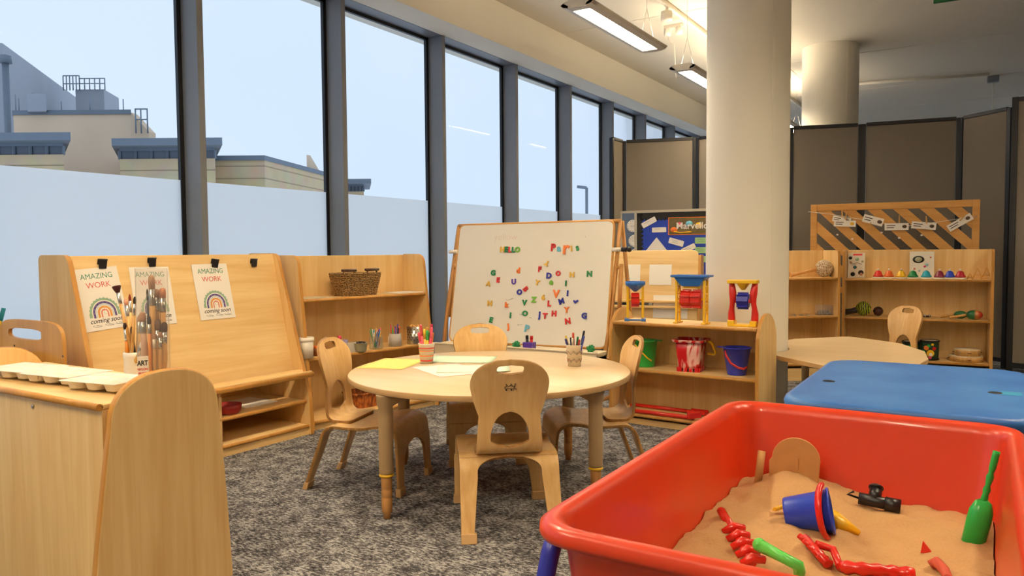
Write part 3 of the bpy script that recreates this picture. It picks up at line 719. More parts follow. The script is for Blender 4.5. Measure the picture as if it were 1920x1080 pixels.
paper_cup(c1, .026, .035, .085, 'white paper cup with red and orange stripes holding felt pens', stripes)
cols = [('#e8506a', '#e8506a', -.018, -.012, 'pink'), ('#e2606a', '#d9545a', -.006, -.018, 'salmon'), ('#8a8f86', '#c78c3a', .004, .0, 'grey bodied'), ('#f0cf3a', '#39a853', .012, -.010, 'yellow'), ('#e8a52e', '#e07a26', .019, .006, 'orange'), ('#d83a4a', '#c8304c', .006, .018, 'red capped'), ('#e3405c', '#f05a78', .022, -.002, 'bright pink'), ('#f3c445', '#f0d24a', -.016, .012, 'short yellow capped'), ('#c05a4a', '#5b8f4a', .0, .012, 'green capped')]
for i, (cb, cc, dx, dy, nm) in enumerate(cols):
    b = c1+Vector((dx*.6, dy*.6, .006)); tp = c1+Vector((dx*1.5, dy*1.5, .135+.012*((i*7) % 4)))
    marker('felt_pen', b, tp, .0062, plain('pen_'+nm, cb, .45), plain('pencap_'+nm, cc, .4), nm+' felt pen standing in the striped cup', 'felt pen', 'felt pens in the striped paper cup')
c2_ = at(1077, 686, TZ); c2_.z = TZ+.0005
paper_cup(c2_, .026, .036, .088, 'white paper cup with teal zigzags and orange dots holding pens', zigzag)
for i, (cb, dx, dy, h, nm) in enumerate([('#2a2f7a', -.02, -.01, .115, 'navy'), ('#e6c23a', -.026, .004, .125, 'yellow and black'), ('#26263a', -.010, .0, .12, 'dark'), ('#c23a2e', -.006, .006, .14, 'red'), ('#e8e0d0', .0, -.012, .12, 'white bodied'), ('#2e7d4f', .010, .0, .125, 'green'), ('#b5382e', .018, -.008, .115, 'brick red'), ('#1f1f26', .024, .008, .15, 'tall black'), ('#3b4fa8', .028, -.002, .13, 'blue')]):
    b = c2_+Vector((dx*.5, dy*.5, .006)); tp = c2_+Vector((dx*1.7, dy*1.5, h))
    marker('pen', b, tp, .005, plain('pen2_'+nm, cb, .4), plain('pen2cap_'+nm, cb if i != 3 else '#d9482e', .35), nm+' pen standing in the zigzag cup', 'pen', 'pens in the zigzag paper cup')

# ================================================================== WHITEBOARD EASEL
BL, BR_ = Vector((-2.868, 4.0, 1.139)), Vector((-1.832, 4.112, 1.144)); BBL, BBR = Vector((-2.868, 3.835, .402)), Vector((-1.826, 3.935, .418))
bx = (BR_-BL).normalized(); by = (BL-BBL).normalized(); MBd = frame(BBL, bx, by); BW = (BR_-BL).length; BH = (BL-BBL).length
bn = Vector((MBd[0][2], MBd[1][2], MBd[2][2]))
if bn.y > 0: bn = -bn
we = thing('whiteboard_easel', 'large magnetic whiteboard on wooden floor easel with coloured letters', 'whiteboard', ((BBL.x+BBR.x)/2, 4.15, 0))
FB = lambda a, b, t: (a, b, t)
pb = rpoly([(0, 0), (BW, 0), (BW, BH), (0, BH)], .045, 8)
MB(MBd).prism(pb, -.016, .0, FB).build('board_panel', WB, we)
# rim
def rim(M, pts, r, name, mat, par):
    P = [M @ Vector((p[0], p[1], -.006)) for p in pts]; P.append(P[0]); P.append(P[1]); return MB().tube(P, r, 8, cap=False).build(name, mat, par)
rim(MBd, pb, .008, 'board_frame', PINE, we)
for s, a in ((0, -.028), (1, BW+.028)):
    top = MBd @ Vector((a, BH+.005, -.035)); bot = Vector((top.x, 3.80, 0)); 
    MB().tube([top, Vector((top.x, top.y-.14, top.z-.56)), Vector((top.x, 3.78, .0))], .013, 4, flat=.8).build('front_post', BEECH, we)
    MB().tube([top+Vector((0, .02, 0)), Vector((top.x, 4.42, .0))], .013, 4, flat=.8).build('rear_post', BEECH, we)
    MB().tube([(top.x, 3.86, .12), (top.x, 4.36, .12)], .012, 8).build('side_brace', BEECH, we)
    k = MBd @ Vector((a, BH*.765, .005)); 
    MB().tube([k-bx*.03, k+bx*.03], .012, 10).build('clamp_bush', CREAMW, we)
    if s:
        MB().tube([k+bx*.03, k+bx*.06], .014, 10).build('clamp_knob', BLACK, we); MB().ball(k+bx*.075, .016).build('clamp_knob', BLACK, we)
    q = MBd @ Vector((a+(-.02 if s == 0 else .035), BH*.44, -.06))
    MB().tube([q+Vector((.015 if s == 0 else -.012, 0, .17)), q+Vector((-.02 if s == 0 else -.03, 0, -.17))], .013, 8).build('hook_rod', BEECH, we)
    MB().tube([q+Vector((.015 if s == 0 else -.012, 0, .15)), q+Vector((.015 if s == 0 else -.012, .0, .15))-bx*(.045 if s else -.045)], .008, 8).build('dowel', WE, we)
MB().tube([MBd @ Vector((-.03, BH*1.005, -.035)), MBd @ Vector((BW+.03, BH*1.005, -.035))], .012, 8).build('top_rail', BEECH, we)
# three cream trays under the board
ya = 3.80
for k, (u0, u1) in enumerate(((822, 836+8), (846, 968), (966, 1138))):
    pass
trx = [(-2.89, -2.44), (-2.425, -1.80)]
TZB = .402
for x0, x1 in trx:
    mb = MB(); yb0 = 3.72+(x0+2.9)*.1; 
    mb.prism([(yb0, TZB-.075), (yb0-.012, TZB-.0), (yb0-.006, TZB), (yb0+.008, TZB-.022), (yb0+.10, TZB-.022), (yb0+.115, TZB), (yb0+.121, TZB), (yb0+.11, TZB-.075)], x0, x1, FYZ)
    mb.bb((x0, yb0-.008, TZB-.07), (x0+.005, yb0+.115, TZB-.002)); mb.bb((x1-.005, yb0-.008, TZB-.07), (x1, yb0+.115, TZB-.002))
    mb.prism([(yb0-.016, TZB-.004), (yb0-.016, TZB+.004), (yb0, TZB+.004), (yb0, TZB-.004)], x0, x1, FYZ)
    mb.build('paint_tray', CREAM, we, bevel=.002)
MB().bb((-2.89, 3.74, TZB-.11), (-1.80, 3.83, TZB-.09)).build('tray_rail', BEECH, we)
MB().bb((-2.92, 4.05, .30), (-1.80, 4.075, .335)).build('cross_rail', BEECH, we)

def onboard(u, v, off=.004): return atp(u, v, BBL+bn*off, bn)
MAGC = {'R': RED, 'G': DGRN, 'Y': LYEL, 'O': ORG, 'N': NAVY, 'L': LBL, 'P': PUR, 'M': LIME}
CN = {'R': 'red', 'G': 'green', 'Y': 'yellow', 'O': 'orange', 'N': 'navy', 'L': 'light blue', 'P': 'purple', 'M': 'lime'}
mags = [('H', 344, 230, 'Y', 0, 1, 'starting the word HELLO'), ('E', 369, 230, 'G', 0, 1, 'second in the word HELLO'), ('L', 392, 231, 'R', 0, 1, 'third in the word HELLO'), ('L', 413, 232, 'G', 0, 1, 'fourth in the word HELLO'), ('O', 440, 231, 'M', 0, .95, 'ending the word HELLO'),
 ('P', 665, 218, 'R', 0, 1.35, 'starting the word Paris at top right'), ('a', 702, 222, 'L', 0, 1.35, 'second in the word Paris'), ('r', 746, 222, 'O', 0, 2.6, 'large, in the middle of the word Paris'), ('I', 781, 224, 'Y', 8, 1, 'fourth in the word Paris'), ('S', 819, 223, 'G', 20, .8, 'ending the word Paris'),
 ('T', 627, 315, 'Y', 150, .9, 'upside down, highest of the scattered letters'), ('F', 580, 355, 'R', 0, .95, 'below and right of centre top'), ('d', 445, 363, 'O', 0, 1.1, 'under the word HELLO'), ('D', 638, 396, 'N', 0, 1, 'left of the red O'), ('O', 697, 382, 'R', 0, .85, 'between the navy D and yellow N'),
 ('N', 784, 390, 'Y', 0, .9, 'under the word Paris'), ('N', 895, 385, 'G', 0, 1, 'farthest right on the whiteboard'), ('G', 286, 378, 'G', 0, 1, 'upper left of the scattered letters'), ('E', 317, 423, 'R', 0, .95, 'beside the green G at left'), ('A', 255, 447, 'Y', -10, .9, 'at left edge of the letter group'),
 ('U', 416, 434, 'P', 5, .95, 'above the navy O'), ('Y', 565, 440, 'Y', -15, .9, 'left of the round green e'), ('e', 653, 435, 'M', 0, 1.2, 'under the navy D'), ('I', 746, 445, 'G', 0, .95, 'above the navy I'), ('O', 452, 500, 'N', 0, .95, 'touching beside the tilted red B'), ('B', 490, 480, 'R', -50, .95, 'tilted, beside the navy O'),
 ('V', 684, 512, 'O', 0, 1.4, 'large, right of centre'), ('I', 757, 508, 'N', 0, 1, 'right of the large orange V'), ('Z', 543, 548, 'M', 0, 1, 'centre of the whiteboard'), ('6', 603, 534, 'Y', 0, .95, 'right of the lime Z'), ('V', 484, 567, 'G', 0, 1, 'directly above the green O'), ('L', 640, 572, 'R', 0, 1, 'above the red T'),
 ('M', 718, 558, 'N', 20, 1, 'tilted, under the large orange V'), ('r', 806, 558, 'N', 130, 1.2, 'tilted, right of the navy M'), ('N', 264, 571, 'Y', 0, .95, 'at left, above the green E'), ('k', 370, 581, 'O', 0, 1, 'left of the green V'), ('O', 487, 635, 'G', 0, .95, 'below the green V'), ('j', 580, 642, 'N', 0, 1.25, 'beside the red T'),
 ('T', 614, 651, 'R', 0, 1, 'beside the navy j'), ('H', 671, 636, 'R', 0, 1, 'right of the red T'), ('Y', 751, 613, 'O', 5, 1, 'above the lowest red N'), ('G', 862, 650, 'N', 0, 1, 'lower right of the whiteboard'), ('E', 272, 676, 'G', -10, 1, 'lower left of the whiteboard'), ('I', 395, 647, 'G', 0, 1, 'left of the green O'),
 ('N', 758, 684, 'R', 10, 1.05, 'lowest on the right side'), ('J', 382, 717, 'O', 10, 1, 'lowest orange letter at left'), ('P', 498, 731, 'L', -8, 1.3, 'lowest on the whiteboard, above the green balls')]
ROT_B = Vector(bx); UPB = by
for chh, X, Y, cc, rot, sz, wh in mags:
    p = onboard(840+X/3.375, 400+Y/3.375); a = math.radians(rot)
    xd = bx*math.cos(a)+UPB*math.sin(a); yd = -bx*math.sin(a)+UPB*math.cos(a)
    o = text(chh, .045*sz*(1.0 if chh.isupper() or chh.isdigit() else .95), frame(p, xd, yd), MAGC[cc], 'magnet_letter', None, ext=.003, off=.0024)
    tag(o, '%s magnetic letter %s %s' % (CN[cc], chh, wh), 'magnet', 'letters on the whiteboard')
FAINT = plain('faint_pink_ink', '#ddc4b6', .6); SMEAR = plain('grey_smear', '#d9d0c4', .5); SCR = plain('scribble', '#5a5348', .6)
text('yellow', .062, frame(onboard(840+365/3.375, 400+150/3.375, .0006), bx, by), FAINT, 'faint_writing', we, ext=.0002, off=-.0012)
mb = MB()
for (x, y, w_, h_) in ((660, 150, 90, 40), (470, 640, 50, 8), (460, 705, 60, 12), (520, 660, 30, 14), (385, 545, 60, 20), (865, 145, 20, 16)):
    P = [onboard(840+(x+w_*(random.random()-.5))/3.375, 400+(y+h_*(random.random()-.5))/3.375, .0007) for k in range(6)]
    if x == 660: continue
    mb.tube(P[:4], .0008, 5)
mb.build('pen_scribble', plain('scribble2', '#b3a796', .6), we)
for X, nm in ((411, 'left'), (514, 'middle'), (946, 'right')):
    p = at(840+X/3.375, 400+(812 if X < 900 else 843)/3.375, TZB+.010); p = Vector((p.x, 3.775+(p.x+2.9)*.1, TZB+.0))
    mb = MB(); p.z = TZB-.0215+.0; mb.ball(p+Vector((0, 0, .028)), .021, 14)
    for k in range(14):
        th = PI*(3-5**.5)*k; z_ = 1-2*(k+.5)/14; r_ = math.sqrt(1-z_*z_); mb.ball(p+Vector((0, 0, .028))+Vector((r_*math.cos(th), r_*math.sin(th), z_))*.021, .0065, 8)
    mb.lathe([(0, 0), (.012, 0), (.012, .02), (0, .02)], p, 10)
    tag(mb.build('knobbly_ball', DGRN), 'green knobbly ball magnet in easel tray, %s of the three' % nm, 'ball', 'green balls in the easel tray')
p = Vector((at(1012, 642, TZB+.02).x, 3.785, TZB-.0215))
pp = thing('marker_pot', 'small purple pot in the easel tray holding two markers', 'pot', p)
MB(Matrix.Translation(p)).prism([(-.030, 0), (.030, 0), (.033, .056), (-.033, .056)], -.025, .025, FXZ).build('pot_wall', PUR, pp, bevel=.003)
marker('whiteboard_marker', p+Vector((-.014, 0, .030)), p+Vector((-.016, 0, .096)), .0095, BLACK, BLACK, 'black capped marker in the purple pot', 'marker', 'markers in the purple pot')
marker('whiteboard_marker', p+Vector((.012, 0, .030)), p+Vector((.016, 0, .094)), .0095, RED, RED, 'red capped marker in the purple pot', 'marker', 'markers in the purple pot')

# ================================================================== EASEL UNIT: clips, posters, items
EP = ME @ Vector((0, bf(.6), .6)); ex = Vector((ME[0][0], ME[1][0], 0)); eu = (ME @ Vector((0, bf(.96), .96)))-(ME @ Vector((0, bf(.335), .335))); eu.normalize(); en = ex.cross(eu).normalized()
if en.x < 0: en = -en
def onE(u, v, off=.0): return atp(u, v, EP+en*off, en)
def arc_band(mb, M, c, r0, r1, n=26, scal=0, z=.0006, legs=.0, mi=0):
    pts = []
    for k in range(n+1):
        a = PI*k/n; r = r1*(1+(.035*math.cos(k*PI) if scal else 0)); pts.append((c[0]-r*math.cos(a), c[1]+r*math.sin(a)))
    inner = [(c[0]-r0*math.cos(PI*k/n), c[1]+r0*math.sin(PI*k/n)) for k in range(n+1)]
    mb2 = mb
    for k in range(n):
        vs = [mb2.v(M @ Vector((*q, z))) for q in (pts[k], pts[k+1], inner[k+1], inner[k])]; mb2.f(vs, mi)
    for a, b in ((pts[0], inner[0]), (inner[-1], pts[-1])):
        vs = [mb2.v(M @ Vector((*q, z))) for q in ((a[0], a[1]), (b[0], b[1]), (b[0], b[1]-legs), (a[0], a[1]-legs))]; mb2.f(vs, mi)
def poster(corners, label, clip_uv):
    """corners: TL, TR, BL pixels on the easel board"""
    tl, tr, bl = [onE(u, v, .003) for u, v in corners]
    xd = (tr-tl); Wp = xd.length; yd = (tl-bl); Hp = yd.length; M = frame(bl, xd, yd)
    nrm = Vector((M[0][2], M[1][2], M[2][2]))
    t = thing('poster', label, 'poster', bl, 0, 'rainbow posters clipped to the easel')
    MB(M).bb((0, 0, -.0006), (Wp, Hp, .0)).build('poster_sheet', PAPER, t)
    T = lambda x, y: M @ Matrix.Translation((x*Wp, y*Hp, .0005))
    text('AMAZING', Hp*.125, T(.5, .865), TXG, 'poster_title', t, off=-.0002, sx=.92, ext=.0002)
    text('WORK', Hp*.130, T(.5, .72), TXR, 'poster_title', t, off=-.0002, sx=.98, ext=.0002)
    text('coming soon', Hp*.105, T(.5, .15), INK, 'poster_caption', t, off=.0002, shear=.35, sx=.98, ext=.0002)
    mb = MB()
    for x0 in (.25, .52, .76):
        mb.tube([M @ Vector((Wp*(x0+.11*math.sin(q*.9)+.02*q*.3), Hp*(.085-.028*math.sin(q*.55)), .0008)) for q in range(7)], .0007, 4)
    mb.build('caption_swirl', INK, t)
    c = (.5*Wp, .27*Hp); R = .33*Wp
    for r0, r1, m_, sc2 in ((.86, 1.03, SAGE, 1), (.64, .79, PUP, 0), (.545, .585, BLP, 0), (.34, .48, ORP, 0), (.17, .26, CORP, 0)):
        mb = MB(); arc_band(mb, M, c, R*r0, R*r1, scal=sc2, legs=R*.3 if r1 < 1 else R*.25, z=.0007+r0*.00005); mb.build('rainbow_band', m_, t, recalc=False)
    mb = MB()
    for k in range(9):
        a = PI*k/8; r = R*.715; q = M @ Vector((c[0]-r*math.cos(a), c[1]+r*math.sin(a), .001)); mb.ball(q, .0011, 6)
    mb.build('dot_pattern', PAPER, t)
    mb = MB()
    for dx, dy in ((-.04, .0), (.03, -.05), (0, .1)): mb.ball(M @ Vector((c[0]+dx*R*1.5, c[1]+dy*R*1.5, .0007)), .0016, 6)
    mb.build('dot_pattern', SAGE, t)
    return t
poster([(143, 506), (226, 498), (162, 624)], 'AMAZING WORK rainbow poster farthest left on the easel board, tilted', None)
poster([(246, 501), (320, 500), (258, 612)], 'AMAZING WORK rainbow poster partly hidden behind the clear brush box', None)
poster([(368, 496), (433, 494), (377, 601)], 'AMAZING WORK rainbow poster at right of the easel board', None)
def clip(u, v, rot, label):
    q = onE(u, v, .004); x_ = ex*math.cos(rot)+eu*math.sin(rot); y_ = -ex*math.sin(rot)+eu*math.cos(rot); M = frame(q, x_, y_)
    if Vector((M[0][2], M[1][2], M[2][2])).dot(en) < 0: M = frame(q, -x_, y_)
    t = thing('bulldog_clip', label, 'clip', q, 0, 'black clips on the easel top edge')
    pf = [(-.019, -.022), (-.0165, -.022), (-.001, -.0)]
    mb = MB(M); pr = rpoly([(-.020, .014), (.020, .014), (.016, -.024), (-.016, -.024)], .002, 2)
    mb.prism(pr, .0, .003, lambda a, b, t_: (a, b, t_+.010*(b+.024)/.038))
    mb.build('clip_jaw', BLACK, t, bevel=.001)
    mb = MB(M); mb.tube([(-.020, .014, .010), (.020, .014, .010)], .0045, 10); mb.build('clip_spine', BLACK, t)
    mb = MB(M); mb.prism([(-.020, .014), (.020, .014), (.019, -.004), (-.019, -.004)], -.003, -.001, lambda a, b, t_: (a, b, t_+.008*(b+.004)/.018)); mb.build('clip_jaw', BLACK, t)
    return t
clip(191, 494, -.03, 'black bulldog clip holding the far left rainbow poster')
clip(284, 491, .02, 'black bulldog clip above the clear brush box')
clip(402, 493, -.12, 'black bulldog clip holding the right hand rainbow poster')
clip(475, 492, 0, 'empty black bulldog clip nearest the right end of the easel')
p = ME @ Vector((.66, .10, .186)); 
tag(MB(Matrix.Translation(p)).lathe([(0, 0), (.05, 0), (.062, .01), (.068, .045), (.064, .045), (.058, .012), (0, .006)], (0, 0, 0), 28).build('dish', plain('dark_red', '#a32017', .4)), 'dark red dish on upper shelf of the easel unit', 'dish')
p = ME @ Vector((.62, .14, .056)); 
tag(MB(Matrix.Translation(p)).lathe([(0, 0), (.03, 0), (.035, .02), (.03, .04), (0, .04)], (0, 0, 0), 20).build('tub', plain('dark_red2', '#8f2418', .5)), 'small dark red tub on bottom shelf of the easel unit', 'tub')
p = ME @ Vector((.86, .20, .186)); tag(MB(frame(p, ex, en.cross(ex))).bm and MB(ME).bb((.78, .12, .186), (.98, .34, .190)).build('paper_sheet', PAPER), 'white paper sheet lying on upper shelf of the easel unit', 'paper')

# ================================================================== ITEMS ON THE TALL SHELF (unit 2)
def loc2(u, z, b):    # on shelf of unit 2 at image column u, height z, depth b behind front
    o_ = M2 @ Vector((0, b, 0)); n_ = Vector((M2[0][1], M2[1][1], 0)); q = atp(u, 500, o_, n_); return Vector((q.x, q.y, z))
def wicker(name, c1, c2, sc_=(60, 60, 30)):
    mt, t, b = newmat(name); L = t.links.new
    tcn = t.nodes.new('ShaderNodeTexCoord'); mp = t.nodes.new('ShaderNodeMapping'); mp.inputs['Scale'].default_value = sc_; L(tcn.outputs['Object'], mp.inputs[0])
    wv = t.nodes.new('ShaderNodeTexVoronoi'); wv.inputs['Scale'].default_value = 1.6; L(mp.outputs[0], wv.inputs['Vector'])
    r = t.nodes.new('ShaderNodeValToRGB'); r.color_ramp.elements[0].color = C(c1); r.color_ramp.elements[1].color = C(c2); r.color_ramp.elements[0].position = .15; r.color_ramp.elements[1].position = .75
    L(wv.outputs['Distance'], r.inputs['Fac']); L(r.outputs[0], b.inputs['Base Color']); b.inputs['Roughness'].default_value = .8
    bp = t.nodes.new('ShaderNodeBump'); bp.inputs['Strength'].default_value = .8; bp.inputs['Distance'].default_value = .004; bp.invert = True; L(wv.outputs['Distance'], bp.inputs['Height']); L(bp.outputs[0], b.inputs['Normal']); return mt
WICK = wicker('seagrass', '#c89c5c', '#4a3118', (110, 110, 110)); BARK = wicker('bark_basket', '#c8722e', '#7a3c14', (40, 40, 14))
def basket(c, ang, w0, d0, w1, d1, h, mat, label, handles, coils):
    M = Matrix.Translation(c) @ Matrix.Rotation(ang, 4, 'Z'); t = thing('basket', label, 'basket', c, ang)
    mb = MB(M); rows = []; N = 48
    def rr(w_, d_, z, n=N):
        out = []
        for k in range(n):
            a = 2*PI*k/n; e = .45; out.append((w_/2*math.copysign(abs(math.cos(a))**e, math.cos(a)), d_/2*math.copysign(abs(math.sin(a))**e, math.sin(a)), z))
        return out
    if coils:
        for i in range(coils):
            f_ = i/(coils-1); q = rr(w0+(w1-w0)*f_, d0+(d1-d0)*f_, .006+(h-.012)*f_); q = [(x+.0012*math.sin(k*9+i*2), y, z+.0015*math.sin(k*2.1+i)) for k, (x, y, z) in enumerate(q)]
            mb.tube(q+q[:2], h/coils*.62, 7, cap=False)
    else:
        a = [[mb.v(p) for p in rr(w0+(w1-w0)*f_+.004*math.sin(f_*9), d0+(d1-d0)*f_, h*f_)] for f_ in (0, .2, .4, .6, .8, 1)]
        b = [[mb.v(p) for p in rr((w0+(w1-w0)*f_)*.93, (d0+(d1-d0)*f_)*.9, h*f_+.004)] for f_ in (0, .5, 1)]
        for R1, R2 in zip(a, a[1:]):
            for k in range(N): mb.f([R1[k], R1[(k+1) % N], R2[(k+1) % N], R2[k]], 0, True)
        for R1, R2 in zip(b, b[1:]):
            for k in range(N): mb.f([R1[k], R2[k], R2[(k+1) % N], R1[(k+1) % N]], 0, True)
        for k in range(N): mb.f([a[-1][k], a[-1][(k+1) % N], b[-1][(k+1) % N], b[-1][k]])
        q = rr(w1, d1, h); mb.tube(q+q[:2], .006, 6, cap=False)
    mb.build('basket_wall', mat, t, recalc=not coils)
    mb = MB(M); q = rr(w0, d0, .004); mb.prism([(x, y) for x, y, z in q], .001, .006, FXY); mb.build('basket_floor', mat, t)
    if handles:
        HB = plain('dark_rod', '#4a2614', .4)
        for s in (-1, 1):
            xs = s*w1*.34
            MB(M).tube([(xs-.05, -d1/2*.9 if s < 0 else d1/2*0-.03, h+.016), (xs+.05, -d1/2*.9 if s < 0 else -.03, h+.016)], .008, 8).build('handle', HB, t)
            for e in (-.035, .035): MB(M).tube([(xs+e, -d1/2*.9 if s < 0 else -.03, h-.01), (xs+e, -d1/2*.9 if s < 0 else -.03, h+.022)], .006, 8).build('handle_loop', WICK, t)
    return t
ANG2 = math.atan2(.985, .172)
c = loc2(666, .7125, .19)
basket(c, ANG2, .24, .13, .295, .17, .135, WICK, 'woven seagrass basket with dark rod handles on the top shelf', True, 13)
c = loc2(686, .0505, .16)
basket(c, ANG2, .23, .15, .29, .18, .085, BARK, 'orange brown bark basket on the bottom shelf behind left chair', False, 0)
def tub(u, z, b, r0, r1, h, mat, label, name='tub', cat='tub', seg=32, rimr=.002):
    c = loc2(u, z+.0003, b); t = thing(name, label, cat, c); M = Matrix.Translation(c)
    MB(M).lathe([(0, 0), (r0, 0), (r1, h), (r1-.002, h), (r0-.002, .003), (0, .003)], (0, 0, 0), seg).build('wall', mat, t)
    MB(M).ring((0, 0, h-.003), r1, rimr).build('rim', mat, t); return c, t
c, t = tub(572, .392, .07, .034, .037, .115, CREAMW, 'white round plastic tub at left end of the middle shelf', 'tub')
MB(Matrix.Translation(c)).lathe([(.0375, .092), (.040, .094), (.040, .112), (.0, .114)], (0, 0, 0)).build('lid', CREAMW, t)
c = loc2(592, .393, .12); mb = MB(Matrix.Translation(c)); mb.lathe([(0, 0), (.04, 0), (.052, .045), (.048, .045), (.036, .006), (0, .006)]); tag(mb.build('bowl', plain('brown_bowl', '#8a4a22', .5)), 'brown bowl of orange pieces behind the left chair back', 'bowl')
mb = MB(Matrix.Translation(c)); 
for k in range(6): mb.ball((.026*math.cos(k*1.05), .026*math.sin(k*1.05), .045), .013, 8, sc_=(1.3, .8, .7))
tag(mb.build('orange_pieces', ORG), 'orange craft pieces filling the brown bowl', 'craft pieces', kind='stuff')
c = loc2(640, .393, .19); mb = MB(Matrix.Translation(c)); mb.lathe([(0, 0), (.028, 0), (.032, .06), (0, .062)]); tag(mb.build('pot', plain('lilac_pot', '#8c86b4', .5)), 'lilac pot seen through left chair handle slot', 'pot')
c = loc2(634, .455, .19); tag(MB().ball(c+Vector((0, 0, .014)), .0135, 14, sc_=(1, 1, 1)).build('pompom', PINK), 'bright pink pompom resting on the lilac pot', 'pompom')
c = loc2(657, .3925, .10); cl = thing('clear_tub', 'clear rectangular plastic tub left of the sage bowl', 'tub', c, ANG2)
Mc = Matrix.Translation(c) @ Matrix.Rotation(ANG2, 4, 'Z')
mb = MB(Mc); 
for a, b in (((-.055, -.035, 0), (.055, .035, .002)), ((-.055, -.035, 0), (-.053, .035, .05)), ((.053, -.035, 0), (.055, .035, .05)), ((-.055, -.035, 0), (.055, -.033, .05)), ((-.055, .033, 0), (.055, .035, .05))): mb.bb(a, b)
mb.build('tub_wall', CLOUDY, cl)
c = loc2(674, .3925, .05); sb = thing('bowl', 'sage green bowl holding dark pieces on the middle shelf', 'bowl', c)
MB(Matrix.Translation(c)).lathe([(0, 0), (.026, 0), (.032, .012), (.038, .048), (.041, .050), (.041, .053), (.036, .052), (.029, .013), (0, .006)]).build('bowl_wall', OLIVE, sb)
mb = MB(Matrix.Translation(c)); 
for k in range(9): mb.ball((.024*math.cos(k*2.4)*(k/9), .024*math.sin(k*2.4)*(k/9), .052), .009, 8)
tag(mb.build('dark_beads', plain('dark_bead', '#2b2124', .5)), 'dark beads heaped in the sage green bowl', 'beads', kind='stuff')
c = loc2(703, .3925, .085); jt = thing('glass_jar', 'glass jar full of coloured craft sticks on the middle shelf', 'jar', c)
MB(Matrix.Translation(c)).lathe([(0, 0), (.040, 0), (.043, .006), (.043, .078), (.040, .078), (.040, .008), (0, .006)], (0, 0, 0), 6).build('jar_wall', JAR, jt)
sc_cols = [('white', PAPER), ('blue', BLUER), ('green', DGRN), ('red', RED), ('natural', HAND), ('teal', TEAL), ('yellow', YEL), ('pale', CREAMW)]
for k in range(20):
    nm, m_ = sc_cols[k % 8]; a = k*2.39; r0 = .024*((k*7 % 10)/10); tl = .03*(.4+(k*3 % 7)/7)
    tag(MB().tube([c+Vector((r0*math.cos(a), r0*math.sin(a), .008)), c+Vector((-tl*math.cos(a+.6), tl*math.sin(a+.6), .10+.028*((k*5) % 7)/7))], .0028, 6).build('craft_stick', m_), nm+' craft stick standing in the glass jar', 'craft stick', 'craft sticks in the glass jar')
c = loc2(739, .3925, .10); cj = thing('cloudy_cup', 'cloudy plastic beaker of coloured pencils on the middle shelf', 'cup', c)
MB(Matrix.Translation(c)).lathe([(0, 0), (.041, 0), (.036, .078), (.034, .078), (.039, .003), (0, .003)]).build('cup_wall', CLOUDY, cj)
MB(Matrix.Translation(c) @ Matrix.Rotation(-2.6, 4, 'Z')).bb((.036, -.012, .02), (.0415, .012, .06)).build('sticker', PAPER, cj)
for k, m_ in enumerate([INK, RED, NAVY, ORG, BLUER, RED, GRN, PUR]):
    a = k*.785; nm = ['black', 'red', 'navy', 'orange', 'blue', 'dark red', 'green', 'purple'][k]
    p0 = c+Vector((.018*math.cos(a), .018*math.sin(a), .005)); p1 = c+Vector((.026*math.cos(a), .026*math.sin(a), .112+.01*(k % 3)))
    pt = thing('coloured_pencil', nm+' pencil standing in the cloudy beaker', 'pencil', p0, 0, 'pencils in the cloudy beaker')
    MB().tube([p0, p1], .0038, 6).build('barrel', m_, pt); MB().tube([p1, p1+(p1-p0).normalized()*.009, p1+(p1-p0).normalized()*.013], [.0038, .0014, .0004], 6).build('tip', HAND, pt)
c = loc2(775, .3925, .10); sp_ = thing('steel_utensil_pot', 'perforated steel pot holding wooden balls on the middle shelf', 'pot', c)
MB(Matrix.Translation(c)).lathe([(0, 0), (.044, 0), (.046, .004), (.046, .108), (.043, .108), (.043, .006), (0, .006)], (0, 0, 0), 36).build('pot_wall', STEEL, sp_)
mb = MB(Matrix.Translation(c))
for r_ in range(5):
    for k in range(14):
        a = 2*PI*(k+.5*(r_ % 2))/14; mb.lathe([(0, 0), (.0035, 0), (.0035, .0006), (0, .0006)], (.0458*math.cos(a), .0458*math.sin(a), .028+r_*.016), 8, Rto((math.cos(a), math.sin(a), 0)))
mb.build('perforation', BLACKG, sp_)
for k, (dx, dy) in enumerate(((-.02, 0), (.012, -.016), (.014, .018))): tag(MB().ball(c+Vector((dx, dy, .104)), .0165, 12).build('wooden_ball', HAND), 'pale wooden ball on top of the perforated steel pot', 'ball', 'balls in the steel pot')
for (a, b, w_, h_, nm) in ((.12, .10, .22, .16, 'at left end of the top shelf behind the easel'), (.80, .10, .21, .15, 'right of the seagrass basket on the top shelf')):
    MB_ = MB(M2); MB_.bb((a-w_/2 if a > .5 else .025, b, .7125), (a+w_/2 if a < .8 else .90, b+h_, .7165)); tag(MB_.build('placemat', PAPER if a > .5 else plain('dark_mat', '#c9b898', .6)), 'flat card sheet '+nm, 'card', 'flat sheets on the top shelf')

